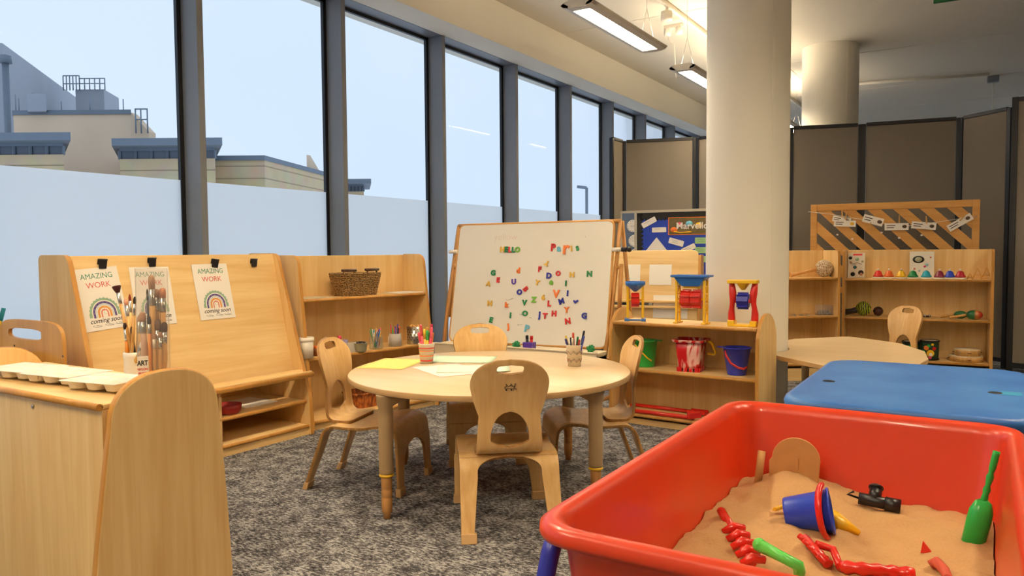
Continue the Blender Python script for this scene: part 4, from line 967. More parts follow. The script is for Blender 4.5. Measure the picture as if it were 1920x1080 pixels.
# ================================================================== ITEMS ON THE FOREGROUND CABINET
CT = .5855
def brush(name, tip_dir, base, L, r, hcol, fcol, bcol, label, group, fw=1.0, bl=.03, fl=.05, shape='round', par=None):
    d = Vector(tip_dir).normalized(); base = Vector(base)
    t = thing(name, label, 'paint brush', base, 0, group)
    h1 = base+d*(L-bl-fl); h2 = h1+d*fl
    MB().tube([base, base+d*(L*.2), base+d*(L*.45), h1], [r*.5, r*.8, r*1.15, r*.9], 10).build('brush_handle', hcol, t)
    MB().tube([h1, h1+d*fl*.25, h2], [r*.95, r, r*fw], 10).build('ferrule', fcol, t)
    q = [h2, h2+d*bl*.5, h2+d*bl*.85, h2+d*bl]
    rr = {'round': [r*fw, r*fw*1.15, r*fw*.8, r*fw*.25], 'fan': [r*fw, r*fw*1.9, r*fw*2.4, r*fw*2.2], 'dome': [r*fw, r*fw*1.1, r*fw*.95, r*fw*.45], 'point': [r*fw, r*fw*1.0, r*fw*.5, r*fw*.1]}[shape]
    MB().tube(q, rr, 10).build('bristles', bcol, t); return t
cc = at(243, 712, CT); cc = Vector((cc.x, cc.y+.015, CT+.0002)); cc.y = min(cc.y, 1.35)
pc = thing('paint_cup', 'white plastic cup of paint brushes on the low cabinet', 'cup', cc); Mq = Matrix.Translation(cc)
MB(Mq).lathe([(0, 0), (.030, 0), (.0275, .004), (.0275, .065), (.029, .068), (.029, .082), (.026, .084), (.024, .08), (.024, .006), (0, .005)][:]).build('cup_wall', CREAMW, pc)
def tipat(u, v, dep_y): return aty(u, v, dep_y)
BSP = plain('black_bristle', '#2a1a16', .8); RBR = plain('red_brown_bristle', '#8a2f1a', .8); OHD = plain('orange_handle', '#e58a22', .35); PTB = plain('peach_bristle', '#e8a888', .8); BH = plain('black_handle', '#1b1718', .3)
brs = [(218, 536, cc.y-.02, .0055, HAND, STEEL, plain('maroon_bristle', '#4b1712', .8), 'fan', 'fan tipped brush leaning left out of the white cup', (.012, .004)),
 (243, 551, cc.y+.01, .004, HAND, STEEL, RBR, 'point', 'thin brush with red brown tip in the white cup', (-.005, .0)),
 (253, 556, cc.y-.005, .0042, HAND, STEEL, BSP, 'round', 'thin brush with black tip in the white cup', (.0, -.01)),
 (235, 560, cc.y+.02, .0055, HAND, STEEL, PTB, 'round', 'brush with peach tip at back of the white cup', (-.01, .012)),
 (234, 604, cc.y-.012, .0055, OHD, CHROME, BSP, 'round', 'short orange handled brush with black tip in the white cup', (-.014, -.006)),
 (247, 612, cc.y+.0, .0045, BH, CHROME, BSP, 'round', 'black handled brush in middle of the white cup', (.004, .004)),
 (262, 590, cc.y+.01, .006, HAND, STEEL, BRIT, 'round', 'brush beside the clear box in the white cup', (-.004, .01)),
 (268, 640, cc.y-.01, .006, HAND, CHROME, CREAMW, 'round', 'brush leaning right out of the white cup', (-.012, -.004))]
for (u, v, yy, r_, h_, f_, b_, shp, lab, off) in brs:
    tp = tipat(u, v, yy); b0 = cc+Vector((off[0], off[1], .008)); brush('paint_brush', tp-b0, b0, (tp-b0).length, r_, h_, f_, b_, lab, 'brushes in the white cup', shape=shp, bl=.022, fl=.035)
# clear box
bxc = at(290, 716, CT); bxc = Vector((bxc.x, 1.285, CT+.0003))
ztb = aty(290, 503, 1.285).z; bw = .084; ABX = 1.0
bc = Vector((aty(288, 650, 1.285).x, 1.285, CT+.0003)); tb = thing('brush_box', 'tall clear plastic box packed with brushes and labelled ART', 'box', bc)
h_ = ztb-bc.z; MBX = Matrix.Translation(bc) @ Matrix.Rotation(ABX, 4, 'Z'); mb = MB(MBX); w2 = bw/2; t2 = .0015
for a, b in (((-w2, -w2, 0), (w2, w2, t2)), ((-w2, -w2, 0), (-w2+t2, w2, h_)), ((w2-t2, -w2, 0), (w2, w2, h_)), ((-w2, -w2, 0), (w2, -w2+t2, h_)), ((-w2, w2-t2, 0), (w2, w2, h_))): mb.bb(a, b)
mb.build('box_wall', CLEAR, tb)
lab = MB(MBX); lab.bb((-w2, -w2-.0012, .0), (-w2+.028, -w2-.0002, .098)); lab.build('box_label', PAPER, tb)
LF = lambda z_: MBX @ frame(Vector((-w2+.013, -w2-.0016, z_)), (1, 0, 0), (0, 0, 1))
text('ART', .019, LF(.078), INK, 'label_print', tb, off=.0006, sx=.75); text('NYLON', .0085, LF(.061), RED, 'label_print', tb, sx=.9, off=.0002); text('BRUSHES', .0075, LF(.050), RED, 'label_print', tb, sx=.75, off=.0002)
bb = [(287, 516, .0085, .05, .085, BRIT, STEEL, HAND, 'dome', 'tallest round tipped brush in the clear box', 0, -.004),
 (306, 540, .0085, .035, .075, plain('orange_bristle', '#c98054', .85), STEEL, HAND, 'dome', 'wide orange tipped brush at right in the clear box', .014, .004),
 (299, 542, .008, .03, .07, BRIT, CHROME, HAND, 'dome', 'silver collared brush behind the tallest one in the clear box', .006, .012),
 (275, 541, .003, .02, .03, BSP, BH, BH, 'point', 'thin black handled brush in the clear box', -.006, .006),
 (270, 585, .0085, .035, .06, BRIT, STEEL, plain('pinkish_handle', '#cda488', .5), 'dome', 'short wide brush at left in the clear box', -.013, -.004),
 (280, 592, .005, .03, .05, BSP, STEEL, OHD, 'round', 'orange handled brush with dark tip in the clear box', -.005, -.012),
 (293, 598, .0105, .04, .06, plain('brown_mop', '#7c5a44', .9), CHROME, HAND, 'dome', 'brown mop brush in front of the clear box', .006, -.008),
 (308, 604, .008, .035, .06, BRIS, CHROME, HAND, 'dome', 'dark tipped brush at right corner in the clear box', .015, -.010),
 (299, 622, .0055, .02, .06, BRIT, CHROME, HAND, 'round', 'short brush with shiny collar low in the clear box', .009, -.016),
 (287, 625, .005, .02, .05, BRIT, plain('pale_ferrule', '#d6cdb8', .3, .6), HAND, 'round', 'pale collared short brush low in the clear box', .001, -.017)]
for (u, v, r_, bl_, fl_, b_, f_, hh, shp, lab_, dx, dy) in bb:
    dx = max(-w2+.012, min(w2-.012, dx*2.0)); off_ = MBX @ Vector((dx, dy, 0)); z = aty(u, v, off_.y).z
    b0 = MBX @ Vector((dx*.8, dy, .004)); tp = Vector((off_.x, off_.y, z))
    brush('paint_brush', tp-b0, b0, (tp-b0).length, min(r_, .0085), hh, f_, b_, lab_, 'brushes in the clear box', shape=shp, bl=bl_*.8, fl=fl_*.55)
# paint palettes: flat flange with wells below
def palette(c, ang, label, w_=.24, d_=.15):
    M = Matrix.Translation(c) @ Matrix.Rotation(ang, 4, 'Z'); t = thing('paint_palette', label, 'palette', c, ang, 'white muffin paint palettes on the cabinet')
    H = .026; cx = [(-w_/3, w_/3, 0)[i] for i in (0, 2, 1)]; cy = (-d_/4, d_/4); mb = MB(M); rw = .030
    # flange as strips around wells: grid sheet, depressed where a well lies
    nx, ny = 60, 36; g = []
    for i in range(nx+1):
        row = []
        for j in range(ny+1):
            x = w_*(i/nx-.5); y = d_*(j/ny-.5); z = H
            for a in cx:
                for b in cy:
                    rr_ = math.hypot(x-a, y-b)
                    if rr_ < rw: z = H-.022*min(1, (rw-rr_)/.006)
            row.append(mb.v((x, y, z)))
        g.append(row)
    for i in range(nx):
        for j in range(ny): mb.f([g[i][j], g[i+1][j], g[i+1][j+1], g[i][j+1]], 0, True)
    mb.build('palette_tray', CREAMW, t, solid=.0022, bevel=0)
    return t
for (u, v, ang, lab_) in ((45, 691, .10, 'white paint palette farthest left on the low cabinet'), (125, 700, .08, 'middle white paint palette on the low cabinet'), (205, 712, .12, 'white paint palette nearest the brush cup')):
    p = at(u, v, CT+.026); palette(Vector((p.x, min(1.325, max(1.17, p.y)), CT+.0035)), ang+.05, lab_, .215, .15)

# ================================================================== FAR LEFT CHAIR, LEDGE CUP
tl_ = thing('plywood_chair', 'low varnished plywood chair with wide handle slot at left edge', 'chair', (-3.28, 1.52, 0))
def holed(M, outer, hole, t0, t1, name, mats, par, bevel=.003):
    """plate with one hole: ring of quads between outer and hole with equal counts"""
    mb = MB(M); n = len(outer)
    A = [[mb.v((p[0], t, p[1])) for p in outer] for t in (t0, t1)]; B = [[mb.v((p[0], t, p[1])) for p in hole] for t in (t0, t1)]
    for i in range(n):
        j = (i+1) % n
        mb.f([A[0][i], A[0][j], B[0][j], B[0][i]]); mb.f([A[1][i], B[1][i], B[1][j], A[1][j]])
        mb.f([A[0][i], A[1][i], A[1][j], A[0][j]], 1); mb.f([B[0][i], B[0][j], B[1][j], B[1][i]], 1)
    return mb.build(name, mats, par)
def supell(cx, cz, w_, h_, e, n=72, ph=0):
    return [(cx+w_*math.copysign(abs(math.cos(2*PI*k/n))**e, math.cos(2*PI*k/n)), cz+h_*math.copysign(abs(math.sin(2*PI*k/n))**e, math.sin(2*PI*k/n))) for k in range(n)]
PLYW = wood('orange_ply', '#e5ab55', '#d2933c', 'z', .3, 12)
holed(Matrix.Identity(4), supell(-3.30, .575, .252, .128, .42), supell(-3.335, .645, .135, .022, .6), 1.565, 1.580, 'backrest', [PLYW, WE], tl_)
MB().prism(rpoly([(-3.56, .0), (-3.03, 0), (-3.04, .50), (-3.54, .50)], [0, 0, .05, .05]), 1.581, 1.590, FXZ).build('back_support', PLYW, tl_)
a_ = [(-3.56, .30)] + [(-3.32-.24*math.cos(PI*k/20), .455+.115*math.sin(PI*k/20)) for k in range(21)] + [(-3.08, .30)]
MB().prism(a_, 1.505, 1.520, FXZ, 0, 1).build('backrest', [WZ, WE], tl_)
MB().bb((-3.54, 1.30, .27), (-3.06, 1.564, .285)).build('seat', WX, tl_, bevel=.003)
for x in (-3.54, -3.075): MB().bb((x, 1.30, 0), (x+.015, 1.564, .27)).build('side_panel', WZ, tl_, bevel=.003)
mb = MB()
for u, v in ((27, 648), (118, 668)):
    q = aty(u, v, 1.5645); mb.lathe([(0, 0), (.0045, 0), (.0045, .0012), (0, .0012)], q, 10, Rto((0, -1, 0)))
mb.build('screw_head', BLACK, tl_)
q = atx(6, 640, -3.67); q = Vector((-3.67, 1.60, .5852)); lc = thing('plastic_cup', 'white cup on the window ledge at left picture edge', 'cup', q)
MB(Matrix.Translation(q)).lathe([(0, 0), (.030, 0), (.034, .055), (.032, .055), (.028, .003), (0, .003)]).build('cup_wall', CREAMW, lc)
tq = atx(7, 578, -3.67)
mk_ = thing('felt_pen', 'teal pen with yellow collar standing in the ledge cup', 'felt pen', q)
e_ = q+Vector((0, 0, .005)); MB().tube([e_, e_.lerp(tq, .62)], .0075, 10).build('barrel', YEL, mk_); MB().tube([e_.lerp(tq, .62), tq], .009, 10).build('cap', TEAL, mk_)

# ================================================================== SAND SHELF ITEMS
def locS(u, z, b):
    o_ = MS @ Vector((0, b, 0)); n_ = Vector((MS[0][1], MS[1][1], 0)); q = atp(u, 600, o_, n_); return Vector((q.x, q.y, z))
angS = math.atan2(-.05, .83)
def toyM(c, a): return Matrix.Translation(c) @ Matrix.Rotation(a, 4, 'Z')
def wheel(M, c, r, wd, n, mat, par, hub=YEL, name='wheel'):
    mb = MB(M); c = Vector(c)
    for k in range(n):
        a = 2*PI*k/n; d = Vector((0, math.cos(a), math.sin(a)))
        R = Matrix.Rotation(a, 3, 'X')
        mb.box(c+d*r*.62, (wd, r*.76, .003), R)
        a2 = 2*PI*(k+.5)/n; mb.box(c+Vector((0, math.cos(a2), math.sin(a2)))*r*.72, (wd*.96, .003, r*.56), Matrix.Rotation(a2, 3, 'X'))
    for s in (-1, 1):
        mb.lathe([(0, 0), (r*.42, 0), (r*.8, 0), (r*.8, .002), (0, .002)], c+Vector((s*wd/2, 0, 0)), 20, Rto((1, 0, 0)))
    mb.lathe([(r*.3, -wd/2), (r*.3, wd/2)], c, 16, Rto((1, 0, 0)))
    mb.build(name, mat, par)
# A: small tower with blue funnel and base
c = locS(1191, .5705, .10); M = toyM(c, angS+.45); tA = thing('sand_wheel_toy', 'sand wheel toy with blue funnel, yellow posts and small red wheel', 'sand toy', c, 0, 'sand wheel toys on the low shelf')
mb = MB(M)
for x in (-.046, .046): mb.bb((x-.013, -.05, 0), (x+.013, .05, .014))
mb.bb((-.05, -.006, 0), (.05, .012, .008)); mb.build('base', BLUER, tA, bevel=.003)
for x in (-.042, .042): MB(M).bb((x-.007, -.008, .014), (x+.007, .008, .20)).build('post', YEL, tA, bevel=.002)
MB(M).lathe([(.052, .222), (.056, .222), (.056, .205), (.052, .2), (.012, .168), (.008, .165), (.006, .168), (.012, .175), (.050, .204), (.052, .222)], (0, 0, 0), 28).build('funnel', BLUER, tA)
wheel(M, (0, 0, .118), .041, .044, 7, RED, tA); MB(M).tube([(-.045, 0, .118), (.045, 0, .118)], .006, 8).build('axle', YEL, tA)
# B: large
c = locS(1297, .5705, .11); M = toyM(c, angS+.05); tB = thing('sand_wheel_toy', 'large sand wheel toy with wide blue funnel and two red wheels', 'sand toy', c, 0, 'sand wheel toys on the low shelf')
for s in (-1, 1):
    mb = MB(M); x = s*.077
    for y in (-.024, .024): mb.bb((x-.006, y-.006, .006), (x+.006, y+.006, .235))
    for z in (.06, .11, .16, .20): mb.bb((x-.004, -.024, z-.004), (x+.004, .024, z+.004))
    mb.tube([(x, -.022, .06), (x, .022, .11)], .004, 6); mb.tube([(x, -.022, .16), (x, .022, .20)], .004, 6)
    mb.bb((x-.012, -.045, 0), (x+.012, .045, .008)); mb.bb((x-.022 if s < 0 else x, -.008, 0), (x if s < 0 else x+.022, .008, .007))
    mb.build('side_frame', YEL, tB, bevel=.002)
mb = MB(M); rows = []
for (hw, hd, z) in ((.100, .055, .262), (.100, .055, .252), (.084, .045, .250), (.050, .030, .205), (.040, .026, .202)):
    rows.append([mb.v((x*hw, y*hd, z)) for x, y in ((-1, -1), (1, -1), (1, 1), (-1, 1))])
for a, b in zip(rows, rows[1:]):
    for k in range(4): mb.f([a[k], a[(k+1) % 4], b[(k+1) % 4], b[k]])
mb.build('funnel', BLUER, tB, solid=.003, bevel=.001)
MB(M).bb((-.045, -.012, .190), (.045, .012, .204)).build('funnel_spout', YEL, tB, bevel=.003)
wheel(M, (-.029, 0, .132), .052, .050, 9, RED, tB); wheel(M, (.027, 0, .132), .052, .050, 9, RED, tB); MB(M).tube([(-.08, 0, .132), (.08, 0, .132)], .008, 8).build('axle', YEL, tB)
# C: yellow funnel, red wavy posts
c = locS(1393, .5705, .10); M = toyM(c, angS+.1); tCt = thing('sand_wheel_toy', 'sand wheel toy with yellow funnel, wavy red posts and blue wheel', 'sand toy', c, 0, 'sand wheel toys on the low shelf')
for s in (-1, 1):
    P = [(s*(.056+.004*math.sin(k*.9)), .004*math.sin(k), .012+k*.0265) for k in range(9)]
    MB(M).tube(P, [.015+.003*math.sin(k*1.3) for k in range(9)], 10, flat=1.2).build('post', RED, tCt)
    MB(M).bb((s*.056-.017, -.035, 0), (s*.056+.017, .035, .03)).build('foot', YEL, tCt, bevel=.004)
MB(M).bb((-.04, -.035, 0), (.04, -.02, .012)).build('base', YEL, tCt, bevel=.003)
mb = MB(M); mb.bb((-.075, -.035, .222), (.075, .035, .240)); mb.lathe([(.034, .222), (.010, .188), (0, .188)], (0, 0, 0), 24); mb.build('funnel', YEL, tCt, bevel=.003)
wheel(M, (0, 0, .132), .044, .055, 8, NAVY, tCt); MB(M).tube([(-.055, 0, .132), (.055, 0, .132)], .012, 10).build('axle', RED, tCt)
# buckets
def bucket(c, r0, r1, h, mat, hm, label, lipdir, hpath):
    t = thing('bucket', label, 'bucket', c); M = Matrix.Translation(c)
    mb = MB(M); mb.lathe([(0, .0), (r0, 0), (r0+.001, .004), (r1, h), (r1+.008, h+.001), (r1+.008, h+.004), (r1, h+.005), (r1-.003, h), (r0-.002, .004), (0, .004)], (0, 0, 0), 40)
    lx, ly = lipdir; mb.prism(rpoly([(r1*.8, -.022), (r1+.032, -.014), (r1+.032, .014), (r1*.8, .022)], .01, 3), h, h+.004, lambda a, b, t_: (a*lx-b*ly, a*ly+b*lx, t_))
    mb.build('bucket_wall', mat, t)
    MB(M).tube(hpath, .0042, 8, flat=1.6).build('handle', hm, t); return t
c = locS(1210, .3125, .13); r1 = .068; h = .143
cam_l = -_r0
hp = []
def handle_path(c, r, h, drop, ax, fwd, sag):
    ax = Vector(ax).normalized(); fw = Vector(fwd).normalized(); P = []
    for k in range(17):
        a = PI*k/16; P.append(ax*(-math.cos(a))*r+fw*math.sin(a)*r*1.08+Vector((0, 0, h-math.sin(a)*sag)))
    return P
bucket(c, .052, .066, .143, GRN, YEL, 'green bucket with yellow handle on the middle shelf', (.85, .5), [(-.035, -.062, .125), (-.020, -.070, .112), (.010, -.074, .085), (.040, -.066, .055), (.058, -.052, .040)])
cb_ = locS(1382, .3125, .12)
bucket(cb_, .047, .070, .140, plain('cobalt', '#3340c4', .3), RED, 'blue bucket with red handle on the middle shelf', (-1, -.1), [(-.045, -.060, .128), (-.036, -.070, .105), (-.008, -.078, .068), (.03, -.078, .047), (.055, -.065, .042), (.066, -.048, .05)])
c = locS(1296, .3125, .12); t = thing('castle_bucket', 'square red castle bucket with white marbling on the middle shelf', 'bucket', c)
def marbled():
    mt, tt_, b = newmat('marbled_red'); L = tt_.links.new; tcn = tt_.nodes.new('ShaderNodeTexCoord'); mp = tt_.nodes.new('ShaderNodeMapping'); mp.inputs['Scale'].default_value = (14, 14, 5)
    n = tt_.nodes.new('ShaderNodeTexNoise'); n.inputs['Scale'].default_value = 1.5; n.inputs['Detail'].default_value = 1; n.inputs['Distortion'].default_value = 1.5; L(tcn.outputs['Object'], mp.inputs[0]); L(mp.outputs[0], n.inputs['Vector'])
    r = tt_.nodes.new('ShaderNodeValToRGB'); r.color_ramp.elements[0].color = C('#cf2126'); r.color_ramp.elements[1].color = C('#f0b9ac'); r.color_ramp.elements[0].position = .5; r.color_ramp.elements[1].position = .62
    L(n.outputs['Fac'], r.inputs['Fac']); L(r.outputs[0], b.inputs['Base Color']); b.inputs['Roughness'].default_value = .25; return mt
MARB = marbled(); M = toyM(c, angS+.12); mb = MB(M)
rows = [(.058, .0), (.060, .02), (.066, .09), (.071, .150)]
def sq(hw, z, e=.25, n=40): return [(hw*math.copysign(abs(math.cos(2*PI*(k+.5)/n))**e, math.cos(2*PI*(k+.5)/n)), hw*math.copysign(abs(math.sin(2*PI*(k+.5)/n))**e, math.sin(2*PI*(k+.5)/n)), z) for k in range(n)]
R_ = [[mb.v(p) for p in sq(hw, z+.018)] for hw, z in rows]
for a, b in zip(R_, R_[1:]):
    for k in range(40): mb.f([a[k], a[(k+1) % 40], b[(k+1) % 40], b[k]], 0, True)
mb.f(R_[0])
for i in range(4):
    for s in (-1, 1):
        q = -.045+i*.03; mb.bb((q-.009, s*.056-.006, 0), (q+.009, s*.056+.006, .022)); mb.bb((s*.056-.006, q-.009, 0), (s*.056+.006, q+.009, .022))
mb.build('bucket_wall', MARB, t, solid=.002)
mb = MB(M); a = [[mb.v(p) for p in sq(hw, z)] for hw, z in ((.072, .160), (.087, .160), (.090, .172), (.072, .172))]
for p_, q_ in zip(a, a[1:]+a[:1]):
    for k in range(40): mb.f([p_[k], p_[(k+1) % 40], q_[(k+1) % 40], q_[k]])
mb.build('rim', MARB, t, bevel=.001)
MB(M).tube([(.078, .02, .165), (.105, .03, .15), (.125, .03, .10), (.118, .03, .09), (.085, .02, .095)], .007, 8).build('handle', YEL, t)
# rakes and tools on the lowest shelf
def seg(name, mat, P, r, par, **k): return MB().tube(P, r, 8, **k).build(name, mat, par)
zq = .0625
def s3(u, v): return at(u, v, zq+.012)
def clampS(p): q = MS.inverted() @ p; q.y = max(.02, min(.27, q.y)); q.x = max(.04, min(LS-.04, q.x)); r_ = MS @ q; return r_
r1_ = thing('toy_rake', 'long red plastic rake lying at front of the bottom shelf', 'rake', clampS(s3(1230, 780)), 0, 'red tools on the bottom shelf')
a, b = clampS(s3(1150, 774)), clampS(s3(1296, 787)); a.z = zq+.012; b.z = zq+.014
seg('rake_handle', RED, [a, b], .011, r1_)
dv = (b-a).normalized(); pv = Vector((-dv.y, dv.x, 0)); MB().box(b+Vector((0, 0, .012)), (.018, .085, .03), Matrix.Rotation(math.atan2(dv.y, dv.x)-.5, 3, 'Z')).build('rake_head', RED, r1_, bevel=.003)
r2_ = thing('toy_spade', 'long red plastic spade lying behind the rake on the bottom shelf', 'spade', clampS(s3(1230, 768)), 0, 'red tools on the bottom shelf')
a2, b2 = MS @ Vector((.07, .17, zq+.013)), MS @ Vector((.42, .17, zq+.013))
seg('spade_handle', RED, [a2, b2], .010, r2_); seg('spade_grip', RED, [a2+Vector((0, -.03, 0)), a2+Vector((0, .03, 0))], .009, r2_)
M = frame(b2, (MS @ Vector((1, 0, 0)))-(MS @ Vector((0, 0, 0))), (MS @ Vector((0, 1, 0)))-(MS @ Vector((0, 0, 0))))
MB(M).prism(rpoly([(-.01, -.03), (.10, -.035), (.16, 0), (.10, .035), (-.01, .03)], .015, 4), -.006, -.001, FXY).build('spade_blade', RED, r2_, bevel=.001); MB(M).bb((-.01, -.03, -.006), (.09, -.026, .012)).bb((-.01, .026, -.006), (.09, .03, .012)).build('spade_side', RED, r2_)
r3_ = thing('toy_rake', 'red toothed rake head at right end of the bottom shelf', 'rake', MS @ Vector((.70, .12, zq)))
MB(MS).tube([(.62, .16, zq+.012), (.80, .22, zq+.02)], .009, 8).build('rake_handle', RED, r3_); mb = MB(MS); mb.bb((.60, .10, zq+.010), (.72, .13, zq+.03))
for k in range(5): mb.bb((.603+k*.025, .075, zq+.001), (.612+k*.025, .13, zq+.028))
mb.build('rake_head', RED, r3_, bevel=.002)
r4_ = thing('toy_spade', 'blue plastic spade blade poking over the front of the bottom shelf', 'spade', MS @ Vector((.62, .04, zq)))
MB(MS).prism(rpoly([(.55, .02), (.66, .0), (.70, .04), (.66, .075), (.57, .07)], .02, 4), zq+.001, zq+.009, FXY).build('spade_blade', BLUER, r4_, bevel=.003); MB(MS).tube([(.67, .04, zq+.008), (.80, .06, zq+.012)], .008, 8).build('spade_handle', BLUER, r4_)

# ================================================================== SCREENS
SZ = 2.05
SP_ = [(-3.045, 6.68), (-3.05, 6.97), (-2.38, 7.18), (-1.49, 7.045), (-.925, 7.22), (-.19, 7.335), (.155, 7.02)]
names = ['fabric screen angled towards the window mullion at the left end of the row', 'tan fabric screen directly above the blue display board', 'fabric screen mostly hidden behind the big round column', 'fabric screen right of the column, left of the first black post', 'fabric screen behind the striped trellis and bell shelf', 'angled fabric screen right of the trellis']
for i in range(6):
    a = Vector((*SP_[i], 0)); b = Vector((*SP_[i+1], 0)); d = (b-a).normalized(); n_ = Vector((-d.y, d.x, 0)); L_ = (b-a).length
    M = ubasis(a, d); t = thing('folding_screen', names[i], 'screen', (a+b)/2, math.atan2(d.y, d.x), 'fabric screens at the back of the play area')
    MB(M).bb((.035, -.012, .10), (L_-.035, .012, SZ-.03)).build('fabric_panel', FABRIC, t, bevel=.004)
    for x in (-.004, L_-.032): MB(M).bb((x, -.018, .02), (x+.036, .018, SZ-.01)).build('post', BLACKF, t, bevel=.003)
    MB(M).bb((.034, -.016, SZ-.03), (L_-.034, .016, SZ)).build('top_rail', BLACKF, t, bevel=.003)
    MB(M).bb((.034, -.016, .07), (L_-.034, .016, .10)).build('bottom_rail', BLACKF, t)
    MB(M).bb((.0, -.16, 0), (.04, .16, .022)).build('foot', BLACKF, t, bevel=.004)
# nearer end screen at the right picture edge
t = thing('folding_screen', 'dark fabric screen with thick black post at the right picture edge', 'screen', (.35, 6.62, 0), 0, 'fabric screens at the back of the play area')
pA = Vector((.148, 6.66, 0)); M = ubasis(pA, (.62, -.10))
MB(M).bb((0, -.02, .02), (.04, .02, 2.055)).build('post', BLACKF, t, bevel=.003)
MB(M).bb((.04, -.012, .12), (1.1, .012, 2.02)).build('fabric_panel', FABRIC, t)
MB(M).bb((.04, -.018, 2.02), (1.1, .018, 2.052)).build('top_rail', BLACKF, t)
MB(M).bb((.04, -.018, .08), (1.1, .018, .12)).build('bottom_rail', BLACKF, t)
MB(M).bb((-.01, -.18, 0), (.05, .18, .03)).build('foot', BLACKF, t)
MB(M).bb((1.1, -.02, .02), (1.14, .02, 2.055)).build('post', BLACKF, t)

# ================================================================== DISPLAY BOARDS
FR = plain('board_frame', '#b9b09c', .45); BPAP = plain('blue_backing', '#1c3fb0', .7, vary=.15, scale=9, bump=.25); GPAP = plain('grey_blue_backing', '#5f7089', .7, vary=.2, scale=8); KPAP = plain('black_border', '#23211f', .8)
dB = Vector((.965, .10, 0)).normalized()
PB0 = atd(1190, 395, 6.62); PBn = Vector((dB.y, -dB.x, 0))
M = frame(Vector((PB0.x, PB0.y, .62)), dB, (0, 0, 1)); hB = PB0.z-.62; wB_ = 1.15
tb_ = thing('display_board', 'blue display board with title Marvellous cut off by the column', 'notice board', (PB0.x+.5, PB0.y+.05, .62))
tb_['label'] = 'blue display board with torn papers and bright title strip beside the column'
MB(M).bb((0, 0, -.02), (wB_, hB, 0)).build('backing', BPAP, tb_)
for a, b in (((0, hB-.022, -.02), (wB_, hB, .008)), ((0, 0, -.02), (.022, hB, .008)), ((wB_-.022, 0, -.02), (wB_, hB, .008)), ((0, 0, -.02), (wB_, .022, .008))): MB(M).bb(a, b).build('frame_rail', FR, tb_)
mb = MB(M); mb.bb((.022, hB-.075, .0), (wB_-.022, hB-.022, .002)); mb.bb((.022, .022, 0), (.065, hB-.022, .002))
for k in range(30): mb.lathe([(0, 0), (.014, 0), (.014, .002), (0, .002)], (.07+k*.033, hB-.077, 0), 12)
for k in range(18): mb.lathe([(0, 0), (.012, 0), (.012, .002), (0, .002)], (.066, .04+k*.036, 0), 12)
mb.build('scalloped_border', KPAP, tb_)
MB(M).bb((-.0, 0, -.0205), (wB_, hB, -.02)).build('board_back', FR, tb_)
for x in (.12, 1.0): MB(M).bb((x, -.62, -.04), (x+.03, hB*.8, -.021)).build('board_leg', FR, tb_)
MI = M.inverted()
def onB(u, v): 
    q = MI @ atp(u, v, Vector((PB0.x, PB0.y, 1)), PBn); return q.x, q.y
def card(u, v, w_, h_, deg, label, txt=None, mat=PAPER, group='word cards on the blue board', name='word_card', nlines=2):
    x, y = onB(u, v); t = thing(name, label, 'card', M @ Vector((x, y, .003)), 0, group); MC = M @ Matrix.Translation((x, y, .003)) @ Matrix.Rotation(math.radians(deg), 4, 'Z')
    MB(MC).prism(rpoly([(-w_/2, -h_/2), (w_/2, -h_/2), (w_/2, h_/2), (-w_/2, h_/2)], .006, 2), 0, .001, FXY).build('card_sheet', mat, t)
    if nlines:
        mb = MB(MC)
        for k in range(nlines):
            yy = h_*.18-k*h_*.3; n_ = 9; x0 = -w_*.32+k*.01
            mb.tube([(x0+w_*.05*q, yy+h_*.05*math.sin(q*2.3+k), .0016) for q in range(n_)], .0011, 4)
        mb.build('handwriting', SCR, t)
    return t
card(1217, 417, .135, .048, 27, 'white word card tilted upward at top left of the blue board', nlines=1)
card(1236, 431, .125, .042, 1, 'level white word card just left of the bright title strip', nlines=1)
card(1268, 454, .130, .050, -16, 'white word card tilted down below the title strip')
card(1291, 466, .125, .045, 25, 'white word card with two dark pictures right of the large paper')
card(1308, 500, .10, .05, 17, 'small white card low on the blue board beside the column', nlines=1)
for k, v in enumerate((451, 469, 486)): card(1316, v, .115, .052, 0, ['uppermost', 'middle', 'lowest'][k]+' green card against the column on the blue board', mat=plain('green_card', '#9fc98f', .8), name='green_card', group='green cards on the blue board')
x, y = onB(1227, 470)
tag(MB(M).prism([(x-.125, y-.06), (x+.02, y+.115), (x+.13, y-.02), (x+.01, y-.20)], .0025, .0035, FXY).build('paper_sheet', PAPER), 'large tilted white paper low on the blue board', 'paper')
x0, y0 = onB(1253, 441); x1 = onB(1380, 441)[0]; hh = onB(1253, 408)[1]-y0
ts = thing('title_strip', 'bright orange framed title strip reading Marvello beside the column', 'sign', M @ Vector((x0, y0, .003)))
PHOTO = plain('title_picture', '#6a5a34', .7, vary=.6, scale=22)
MB(M).bb((x0, y0, .002), (x0+.46, y0+hh, .004)).build('strip_border', ORG, ts)
MB(M).bb((x0+.006, y0+.006, .004), (x0+.454, y0+hh-.006, .0046)).build('strip_picture', PHOTO, ts)
for (cx_, cy_, r_, m_) in ((.10, .085, .028, PINK), (.18, .095, .030, LBL), (.05, .045, .03, ORG), (.26, .08, .03, YEL)):
    MB(M).lathe([(0, .0046), (r_, .0046), (r_, .0049), (0, .0049)], (x0+cx_, y0+cy_, 0), 18, sy=.8).build('balloon_print', m_, ts)
MB(M).tube([(x0+.05, y0+.03, .005), (x0+.1, y0+.02, .005), (x0+.2, y0+.025, .005)], .006, 5).build('ribbon_print', YEL, ts)
text('Marvello', .078, M @ Matrix.Translation((x0+.205, y0+hh*.5, .0055)), PAPER, 'title_print', ts, off=.0012)
